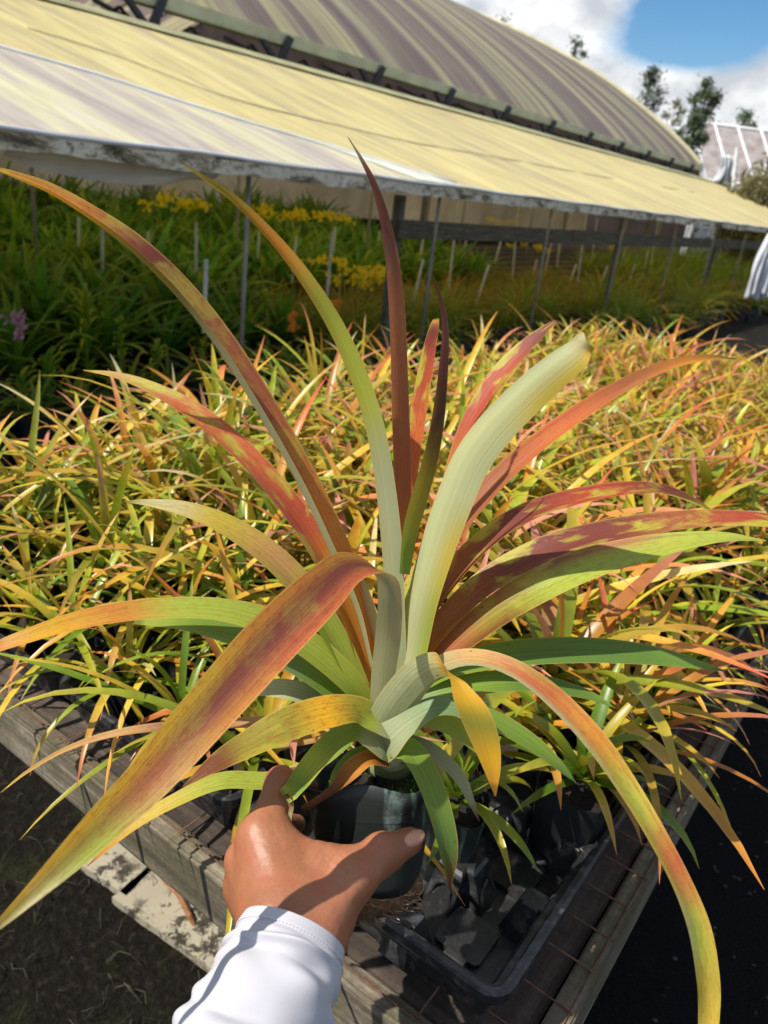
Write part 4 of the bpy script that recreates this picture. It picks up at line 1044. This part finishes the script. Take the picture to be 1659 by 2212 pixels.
# wooden rail with post
rail = tag(empty('wooden_rail', (-3.32, 4.8, 0)), 'mossy horizontal plank fixed to posts below the eave on the right', 'rail')
yr0, yr1 = 4.75, 17.0
rm_ = MB(); y = yr0; k = 0
while y < yr1: rm_.box((-3.36+.004*(k % 2), y, EYE-.36), (-3.32+.004*(k % 2), min(y+3.0, yr1)-.004, EYE-.235+.006*(k % 2)), .004); y += 3; k += 1
rm_.build('plank', M_railw, rail, loc=rail.location)
for y in (4.78, 9.2, 13.4): MB().box((-3.42, y, 0), (-3.365, y+(.08 if y < 5 else .045), EYE-.08), .005).build('post', M_woodz, rail, loc=rail.location)

# ------------------------------------------------------------------ plants under the shade house
pg = [(Dgr*1.4, Dgr*1.8, Gre*1.4), (Dgr*1.5, Gre*1.2, Gre*1.5), (Dgr*1.1, Dgr*1.5, Dgr*1.8), (Dgr*1.5, Gre*1.3, Ygn*1.1)]
pb = [(Dgr*1.3, Ora*.5+Gre*.5, Ora*.8), (Gre, Ygn*.8, Ora*.8), (Dgr*1.3, Gre*1.1, Ygn), (Gre, Ygn*.9, Ora*.7)]
pw = [(Gre, Ygn, Ygn), (Dgr, Gre, Ygn)]
def bag_plant(name, pal, seed, nl, ln, wd, up, droop, label, cat, group, h=.22, r_=.11):
    V, Fc, C = rosette(np.random.default_rng(seed), nl, ln, wd, pal, up, droop, 8, .04)
    return plant_proto(name, V, Fc, C, h, M_green, True, M_potblk, h, r_, r_*.85, label, cat, group)
gp = [bag_plant('orchid_plant', pg, 40+i, 28, .44, .038, (88, 35), .75, 'green strap-leaved orchid in a black bag under the shade house roof', 'orchid', 'green orchids under the shade house roof') for i in range(5)]
bp_ = [bag_plant('grassy_plant', pb, 50+i, 60, .46, .010, (85, 20), .9, 'brownish green grassy tuft in the front row under the right eave', 'grassy plant', 'brown grassy tufts under the eave') for i in range(4)]
wp = [bag_plant('feathery_plant', pw, 60+i, 70, .38, .006, (88, 25), .8, 'pale green feathery plant at the far right end of the shade house', 'plant', 'pale feathery plants at the far end') for i in range(2)]
usedg = set(); random.seed(21)
def put(pl, loc, sc, rz=None):
    o = random.choice(pl)
    rz = random.uniform(0, 6.28) if rz is None else rz
    if o.name not in usedg: usedg.add(o.name); o.location = loc; o.rotation_euler = (0, 0, rz); o.scale = (sc,)*3
    else: dup(o, loc, rz, sc)
def stage(x, y=0):
    return max(0.0, min(.42, (-3.75-x)*.10))
y = .6; cnt = 0
while y < 21:
    dy = .33 if y < 7 else .33*(y/7)
    dx = .36 if y < 7 else .36*(y/7)**.5
    x = -3.95 if y < 4.4 else -3.6
    while x > -8.3:
        z = stage(x)
        lx, ly = x+random.uniform(-.08, .08), y+random.uniform(-.08, .08)
        if True:
            if x > -5.0 and 4.4 < y < 12.5: put(bp_, (lx, ly, z), random.uniform(.85, 1.2)*(1.25 if z == 0 else .9))
            elif x > -5.5 and y >= 12.5: put(wp, (lx, ly, z), random.uniform(1.2, 1.6))
            else:
                if cnt < 290: put(gp, (lx, ly, z), random.uniform(.9, 1.3)); cnt += 1
        x -= dx
    y += dy
print('green', cnt)
for q in range(34):
    put(wp+bp_, (random.uniform(-3.5, -2.7), 8.2+.28*q+random.uniform(-.1, .1), 0), random.uniform(.9, 1.3))
# stepped staging that carries the pots
stg = tag(empty('stepped_staging', (-6, 5, 0)), 'dark stepped staging of planks rising under the orchids of the shade house', 'staging')
for i in range(13):
    x0 = -3.9-.36*i; z = stage(x0-.18)-.004
    MB().box((x0-.355, .2, max(.004, z-.05)), (x0, 21.5, max(.02, z))).build('shelf', M_darky, stg, loc=stg.location)
    for y in (.4, 7, 14, 21):
        if z > .12: MB().box((x0-.2, y, 0), (x0-.15, y+.05, z-.052)).build('support', M_woodz, stg, loc=stg.location)

# black bags of the aisle-side row, tall vanda orchids
def vanda(hh, n, ln, seed, pal, label, pos, sc=1.0, flower=None, mat_=None):
    r = np.random.default_rng(seed); V = []; Fc = []; C = []
    lean = r.uniform(-.12, .12)
    for i in range(n):
        z0 = .16+hh*i/n; sgn = 1 if i % 2 else -1; az = 2.2+(0 if sgn > 0 else math.pi)+r.uniform(-.35, .35); l = ln*(1-.55*(i/n)**2)*r.uniform(.85, 1.1); w = .022
        p = np.array([lean*z0, 0, z0]); b0 = len(V); el = .75+.5*i/n
        pa = pal[r.integers(len(pal))]
        for q in range(7):
            t_ = q/6; e = el-1.9*t_**1.2*(1-.4*i/n); d = np.array([math.cos(az)*math.cos(e), math.sin(az)*math.cos(e), math.sin(e)])
            if q: p = p+d*l/6
            sd = np.array([-math.sin(az), math.cos(az), 0])
            ww = w*(1-t_**4)+.001
            for u in (-1, 0, 1):
                V.append(p+sd*ww*.5*u+np.array([0, 0, .3*ww*abs(u)])); x = t_*2; k0 = min(int(x), 1); C.append(pa[k0]*(1-(x-k0))+pa[k0+1]*(x-k0))
        for q in range(6):
            for u in (0, 1): b = b0+q*3+u; Fc.append((b, b+1, b+4, b+3))
    root = plant_proto('vanda_orchid', V, Fc, C, 0.0, M_green, True, M_potblk, .18, .10, .09, label, 'orchid')
    MB().tube([(0, 0, .1), (lean*.5*(hh+.2), 0, .1+(hh)*.6), (lean*(hh+.2), 0, hh+.14)], [.008, .007, .004], 6).build('stem', M_stem, root)
    if flower:
        fm, fz, nf_ = flower
        fb = MB(); rr = random.Random(seed)
        for q in range(nf_):
            c0 = np.array([lean*fz+rr.gauss(0, .022), rr.gauss(0, .022), fz+rr.uniform(-.06, .06)])
            fb.tube([(lean*fz, 0, fz), c0], [.002, .0015], 4)
            for k_ in range(5):
                a = k_*1.256+rr.random(); d1 = np.array([math.cos(a), math.sin(a)*.5, math.sin(a)])*.016; d2 = np.array([-math.sin(a), .4, math.cos(a)])*.007
                fb.add([c0, c0+d1*.6+d2, c0+d1, c0+d1*.6-d2], [(0, 1, 2, 3)])
        fb.build('flower_head', fm, root)
    root.location = tuple(pos); root.scale = (sc,)*3
    return root
pv = [(Gre*1.2, Gre*1.6, Ygn*1.3), (Dgr*1.4, Gre*1.3, Ygn*1.3), (Gre*1.3, Ygn*1.2, Ygn*1.4)]
def vat(px, py, x):
    q = on_x(px, py, x); return (q[0], q[1], 0), q[2]
for (px, py, x, n_, ln_, sd_, lab, fl) in (
    (180, 580, -3.75, 34, .30, 1, 'tall yellow-green vanda orchid with arching leaf fan at the left of the front row', None),
    (262, 640, -3.7, 24, .18, 2, 'slim upright vanda orchid just right of the tallest one', None),
    (590, 590, -3.8, 28, .13, 3, 'narrow pale vanda orchid standing next to the left orange flower', None),
    (617, 690, -3.6, 16, .24, 4, 'orchid with an orange flower head, left one of the two orange-flowered', M_ora),
    (716, 665, -3.6, 16, .24, 6, 'orchid with an orange flower head, right one of the two orange-flowered', M_ora),
    (34, 700, -3.55, 16, .24, 7, 'orchid with pink flower heads at the left edge of the view', M_pink),
    (100, 720, -3.6, 20, .26, 8, 'leafy orchid in a black bag between the tall vanda and the pink flower', None),
    (330, 700, -3.6, 20, .26, 9, 'leafy orchid in a black bag right of the slim vanda', None),
    (430, 690, -3.65, 20, .24, 10, 'leafy orchid in a black bag in front of the grey post left of centre', None),
    (520, 700, -3.6, 20, .26, 12, 'leafy orchid in a black bag left of the narrow pale vanda', None)):
    pos, hz = vat(px, py, x); hz = max(hz, .42)
    vanda(max(.12, hz-(.42 if fl else .30)), n_, ln_, sd_, pv, lab, pos, 1.0, (fl, hz, 30) if fl else None)
# row of bags along the aisle
fp = bag_plant('bagged_orchid', [(Dgr*1.3, Gre, Ygn), (Dgr, Dgr*1.4, Gre), (Gre, Ygn, Ora*.8)], 77, 22, .28, .02, (80, 5), .9, 'small orchid in a black bag of the row along the aisle', 'orchid', 'black bagged orchids along the aisle', .24, .12)
fp.location = (-3.35, 1.7, 0)
for i in range(1, 16): dup(fp, (-3.35+random.uniform(-.03, .03), 1.7+.27*i, 0), random.uniform(0, 6), random.uniform(.85, 1.1))

# yellow flower sprays
def spray(pos, n, wx, wz, label, h0):
    root = tag(empty('yellow_flower_plant', pos), label, 'flowering plant', None)
    rr = random.Random(int(pos[1]*100))
    for s_ in range(max(4, n//9)):
        bx, by = rr.gauss(0, wx*.25), rr.gauss(0, wx*.6); tz = h0+rr.uniform(-wz, wz)*.5
        fb = MB(); sb = MB()
        tp = np.array([bx+rr.gauss(0, .05), by+rr.gauss(0, .08), tz])
        sb.tube([(bx*.5, by*.5, 0), (bx, by, tz*.6), tp], [.003, .0025, .0015], 5)
        for q in range(10):
            c0 = tp+np.array([rr.gauss(0, .04), rr.gauss(0, .05), rr.uniform(-wz*.5, .03)])
            fb.tube([tp, c0], [.0018, .0012], 4)
            for k_ in range(5):
                a = k_*1.256+rr.random(); d1 = np.array([.3*math.cos(a), math.cos(a), math.sin(a)])*.019; d2 = np.array([.2, -math.sin(a), math.cos(a)])*.010
                fb.add([c0, c0+d1*.6+d2, c0+d1, c0+d1*.6-d2], [(0, 1, 2, 3)])
        k0_ = sb.build('stalk', M_stem, root); fb.build('flower_cluster', M_yel, k0_)
    return root
for (px, py, x, n, wx, wz, lab) in (
    (410, 432, -6.4, 90, .30, .14, 'yellow flower sprays beside the grey post left of centre at the back'),
    (620, 460, -6.2, 110, .35, .10, 'long band of yellow flower sprays under the eave, left of the tall red leaf'),
    (700, 468, -6.0, 60, .25, .08, 'yellow flower sprays just left of the tall red leaf tip'),
    (780, 590, -4.0, 140, .20, .12, 'dense nearest clump of yellow flowers left of the tall red leaf'),
    (700, 555, -4.6, 30, .12, .08, 'small loose yellow flowers above the nearest clump'),
    (1150, 535, -6.0, 70, .35, .08, 'yellow flowers seen under the wooden rail'),
    (1330, 535, -6.4, 40, .35, .08, 'far yellow flowers seen under the rail at right'),
    (1085, 478, -7.0, 16, .15, .05, 'few yellow flowers above the wooden rail'),
    (130, 410, -7.4, 30, .30, .10, 'faint yellow flowers at the upper left under the eave')):
    c = on_x(px, py, x); z0 = stage(x); spray((c[0], c[1], z0), n, wx, wz, lab, c[2]-z0)
# pale stakes
kx = 0
for (x1, y1, x2, y2, x) in ((424,480,424,550,-4.6),(222,480,220,555,-4.8),(718,500,706,640,-3.9),(724,490,722,520,-5),(445,560,442,670,-3.3),(914,560,890,650,-4.0),(990,440,972,600,-4.1),
    (918,490,908,545,-5.0),(1056,572,1026,650,-4.0),(1090,490,1072,550,-5.2),(1268,455,1250,600,-4.2),(1245,570,1228,610,-4.6),(1312,575,1284,640,-4.2),(1372,570,1350,630,-4.4),(1425,460,1400,610,-4.6),(1160,560,1146,610,-5.0),(1192,520,1180,570,-5.4),(1505,500,1490,600,-5.0),(170,470,168,540,-5.4),(320,500,319,560,-5.0),(560,500,556,570,-5.2),(640,510,632,580,-4.8),(820,500,812,560,-5.6),(860,560,846,620,-4.4),(1010,500,1000,560,-5.4),(1120,450,1108,600,-4.8),(1218,450,1206,560,-5.2),(1290,470,1280,560,-5.6),(1350,540,1336,600,-5.0),(1400,540,1384,620,-4.6),(1460,520,1448,600,-5.2),(1560,520,1544,610,-4.8)):
    a = on_x(x1, y1, x); b = on_x(x2, y2, x); b[2] = max(b[2]-.12, stage(x)); 
    o = MB().tube([b, a], .012, 7).build('support_stake', M_stake, loc=b)
    tag(o, 'slim pale plastic stake leaning among the plants under the shade house', 'stake', 'pale stakes among the shade house plants'); kx += 1

# ------------------------------------------------------------------ arched greenhouse behind
GX, GZ, YE = -7.75, 1.49+EYE, 26.7
prof = [(-7.75, 1.49), (-8.38, 1.98), (-9.77, 2.86), (-11.5, 3.77), (-13.3, 4.51), (-15.14, 5.16), (-17.06, 5.71), (-18.3, 6.0), (-20.5, 6.35), (-23, 6.5)]
full = prof+[(-46-x, z) for x, z in prof[::-1][1:]]
pr2 = cr_spline(full, 90)
gh = tag(empty('arched_greenhouse', (-23, 10, 0)), 'large arched greenhouse with a roof of mauve and yellow streaked film', 'greenhouse')
def gpz(mb, name, m, smooth=False): return mb.build(name, m, gh, smooth, loc=gh.location)
v = []; f = []; ny = 60
for j in range(ny+1):
    y = -8+(YE+8)*j/ny
    for i, (x, z) in enumerate(pr2):
        v.append((x, y, z+EYE+.05*math.sin(y*3.3)*0+.03*noise.noise(Vector((x*.4, y*.9, 0)))))
for j in range(ny):
    for i in range(len(pr2)-1): a0 = j*len(pr2)+i; f.append((a0, a0+1, a0+len(pr2)+1, a0+len(pr2)))
gpz(MB().add(v, f), 'roof_film', M_arch, True)
gpz(MB().tube([(x, YE, z+EYE+.03) for x, z in pr2], .07, 8), 'end_arch', mat('pale_arch', m_plain(lin((178, 172, 140)), .6, 3, .2)), True)
gpz(MB().box((GX-.10, -8, GZ-.12), (GX+.08, YE, GZ+.02), .01), 'gutter_beam', M_gutter)
rb_ = MB()
for y in np.arange(-7.5, YE-.5, 1.9):
    rb_.tube([(x, y, z+EYE-.05) for x, z in pr2[::4]], .03, 6)
gpz(rb_, 'arch_rib', M_grey, True)
for i, y in enumerate(np.arange(0.45, YE, 1.92)):
    b = MB(); b.bar((GX+.12, y, GZ-.02), (GX+.06, y-.12, GZ-.34), .07, .09); b.bar((GX+.05, y-.42, GZ-.10), (GX+.07, y-.12, GZ-.36), .05, .06); b.bar((GX+.0, y, GZ-.2), (GX-.0, y, GZ-.62), .06, .06)
    b.bar((GX-.02, y-.12, GZ-.33), (GX-.9, y-.12, GZ-.05), .04, .05)
    gpz(b, 'bracket', M_blackmetal)
gpz(MB().box((GX-.05, -8, GZ-.50), (GX+.03, YE, GZ-.42)), 'lower_rail', M_blackmetal)
tr_ = MB()
for y in np.arange(-7, YE-1, .96): tr_.bar((GX-.3, y, GZ-.45), (GX-.3, y+.5, GZ-.15), .03, .03); tr_.bar((GX-.3, y+.5, GZ-.15), (GX-.3, y+.96, GZ-.45), .03, .03)
gpz(tr_, 'truss', M_blackmetal)
for y in np.arange(0.45, YE, 5.7):
    gpz(MB().box((GX-.10, y-.05, 0), (GX, y+.05, GZ-.51)), 'post', M_grey)
# film curtain inside the greenhouse, hanging from the far gutter
gpz(MB().add([(-38.2, -8, .1), (-38.2, YE, .1), (-38.2, YE, GZ), (-38.2, -8, GZ)], [(0, 1, 2, 3)]), 'side_wall', M_mauve)
ev = [(x, YE-.02, z+EYE) for x, z in pr2]+[(pr2[-1][0], YE-.02, 0), (pr2[0][0], YE-.02, 0)]
gpz(MB().add(ev, [tuple(range(len(ev)))]), 'end_wall', M_mauve)

# ------------------------------------------------------------------ far right: white greenhouses, trees
def house(c0, ridge_z, eave_z, half, length, dirv, label, mroof, mwall):
    d = np.array([dirv[0], dirv[1], 0.0]); d /= np.linalg.norm(d); s = np.array([-d[1], d[0], 0])
    c0 = np.asarray(c0, float); root = tag(empty('greenhouse', c0), label, 'greenhouse')
    z = np.array([0, 0, 1.0])
    w = MB(); q = [c0+s*half, c0+s*half+z*eave_z, c0+z*ridge_z, c0-s*half+z*eave_z, c0-s*half]
    w.add(q, [(0, 1, 2, 3, 4)]); w.add([p+d*length for p in q], [(4, 3, 2, 1, 0)])
    w.add([q[0], q[1], q[1]+d*length, q[0]+d*length], [(0, 1, 2, 3)]); w.add([q[4], q[3], q[3]+d*length, q[4]+d*length], [(3, 2, 1, 0)])
    w.build('wall', mwall, root, loc=c0)
    for sg, e in ((1, q[1]), (-1, q[3])):
        MB().add([e+s*sg*.3-z*.08, c0+z*(ridge_z+.06), c0+z*(ridge_z+.06)+d*length, e+s*sg*.3-z*.08+d*length], [(0, 1, 2, 3)]).build('roof', mroof, root, loc=c0)
    fr = MB()
    for t_ in np.arange(0, length+.1, 1.0):
        fr.tube([q[1]+d*t_+z*.08, c0+z*(ridge_z+.12)+d*t_, q[3]+d*t_+z*.08], .05, 6)
    for qq in q[1:4]: fr.tube([qq-d*.1+z*.1, qq+d*(length+.1)+z*.1], .06, 6)
    for sgn in (-1, -.33, .33, 1): fr.tube([c0+s*half*sgn-d*.05, c0+s*half*sgn-d*.05+z*(eave_z+(ridge_z-eave_z)*(1-abs(sgn)))], .05, 6)
    fr.build('frame', M_white, root, True, loc=c0)
    return root
g1 = P(1455, 420, 34); 
house((g1[0], g1[1], 0), 5.1, 2.8, 3.4, 14, (.75, .55), 'white greenhouse with mauve film roof beyond the arched greenhouse', M_roofw, M_plastic)
g2 = P(1655, 420, 26)
house((g2[0], g2[1], 0), 3.9, 2.4, 2.0, 12, (.8, .5), 'pale low greenhouse at the right edge behind the white pole', M_plastic, M_mauve)
pp_ = P(1612, 425, 22); pq = P(1592, 318, 22)
o = MB().tube([(pp_[0], pp_[1], 0), (pp_[0]*.5+pq[0]*.5, pp_[1]*.5+pq[1]*.5, pq[2]*.5), pq], .045, 8).build('white_pole', M_white, loc=(pp_[0], pp_[1], 0)); tag(o, 'white upright pipe in front of the far greenhouses', 'pole')
# torn plastic bunched on the frame
def cloth_bunch(name, a, b, w, label, seed, flare=.2):
    v = []; f = []; n = 26; m_ = 22; a = np.asarray(a); b = np.asarray(b)
    side = np.array([.5, .8, 0]); side /= np.linalg.norm(side); out = np.array([.8, -.5, 0])
    for i in range(m_+1):
        s = i/m_; c0 = a+(b-a)*s; ww = w*(.35+flare*s+.15*math.sin(s*5+seed))
        for k_ in range(n+1):
            u = k_/n-.5; v.append(c0+side*ww*2*u+out*w*.28*math.sin(u*26+s*3+seed)*(.5+.5*s)+np.array([0, 0, .08*w*math.sin(u*17+seed)*s*3]))
    for i in range(m_):
        for k_ in range(n): a0 = i*(n+1)+k_; f.append((a0, a0+1, a0+n+2, a0+n+1))
    o = MB().add(v, f).build(name, M_plastic, None, True, loc=a); o.location = tuple(a)
    so3 = o.modifiers.new('thickness', 'SOLIDIFY'); so3.thickness = .003
    return tag(o, label, 'plastic sheet')
cloth_bunch('torn_plastic', P(1575, 335, 24), P(1560, 405, 24), .7, 'crumpled white plastic sheeting hanging from the far greenhouse frame', 2)
cloth_bunch('plastic_curtain', P(1668, 505, 9.0), P(1632, 640, 9.0), .20, 'torn white plastic curtain hanging under the eave at the right edge', 5, .55)

def tree(px, py_top, d, spread, trunk_r, seed, label, clumps=16, crown_h=.5, dens=100, lean=0.0, cat='tree', colr=None, leafs=.10):
    top = P(px, py_top, d); base = np.array([top[0]-lean, top[1], 0]); h = top[2]; r = random.Random(seed)
    root = tag(empty('tree', base), label, cat)
    tk = MB(); mid = base*.5+top*.5+np.array([r.uniform(-.3, .3), r.uniform(-.3, .3), 0]); 
    tk.tube([base, mid, base*.15+top*.85], [trunk_r, trunk_r*.65, trunk_r*.25], 8)
    V = []; Fc = []; C = []
    for i in range(clumps):
        s = 1-crown_h+crown_h*(i+r.random()*.8)/clumps; axis = base*(1-s)+top*s; wdt = spread*math.sin(math.pi*min(.97, max(.12, (s-(1-crown_h))/crown_h)))**.6
        a = r.uniform(0, 6.28); rad = wdt*r.uniform(.15, 1.0); c0 = axis+np.array([math.cos(a)*rad, math.sin(a)*rad, r.uniform(-.2, .2)])
        tk.tube([base*(1-(s-.12))+top*(s-.12), c0], [trunk_r*.32, trunk_r*.12], 5)
        cr_ = spread*r.uniform(.26, .50); shade = np.array(colr if colr is not None else lin((78, 92, 62)))*r.uniform(.7, 1.5)
        for q in range(dens):
            dd = np.array([r.gauss(0, 1), r.gauss(0, 1), r.gauss(0, .8)])*cr_*.55; c = c0+dd; n1_ = np.array([r.gauss(0, 1) for _ in range(3)]); n1_ /= np.linalg.norm(n1_)
            n2_ = np.cross(n1_, [r.gauss(0, 1), r.gauss(0, 1), r.gauss(0, 1)]); n2_ /= np.linalg.norm(n2_)+1e-6; l = leafs*r.uniform(.6, 1.3); b = len(V)
            V += [c-n1_*l, c+n2_*l*.4, c+n1_*l, c-n2_*l*.4]; Fc.append((b, b+1, b+2, b+3)); C += [shade*r.uniform(.8, 1.2)]*4
    tk.build('trunk', M_bark, root, True, loc=base)
    make('crown', shift(V, base), Fc, M_tree, root, False, {'Col': C})
    return root
tree(1242, 88, 48, .85, .16, 1, 'slim dark tree rising above the arched greenhouse roof', 12, .26)
tree(1090, 40, 46, 1.0, .10, 8, 'sparse tree top just showing over the arch roof crest', 8, .2, 60, colr=lin((120, 124, 80)))
tree(1408, 150, 42, .95, .10, 2, 'small round-headed tree with a bare forked trunk beyond the roof end', 9, .22, 130)
tree(1540, 175, 38, .95, .15, 3, 'tall dark tree left of the small right one, behind the white greenhouse', 22, .55, 180, lean=1.1)
tree(1618, 232, 40, .85, .11, 4, 'small dark tree farthest right against the cloud', 12, .35)
tree(1462, 215, 36, .75, .08, 5, 'thin pale leaved tree at the end of the arched roof', 14, .5, 60, colr=lin((120, 122, 92)))
tree(1510, 245, 29, .62, .14, 6, 'dense dark tree standing right at the end of the arched roof', 22, .72, 200, leafs=.09)
for i, (px, d) in enumerate(((1630, 24), (1665, 21), (1700, 25), (1760, 27), (1820, 30))):
    tree(px, 388+i*6, d, 1.4, .1, 30+i, 'leafy shrub at the right edge below the far greenhouses, ' + ['leftmost', 'second', 'middle', 'fourth', 'rightmost'][i] + ' of five', 14, .9, 150, colr=lin((104, 100, 60)), cat='shrub')
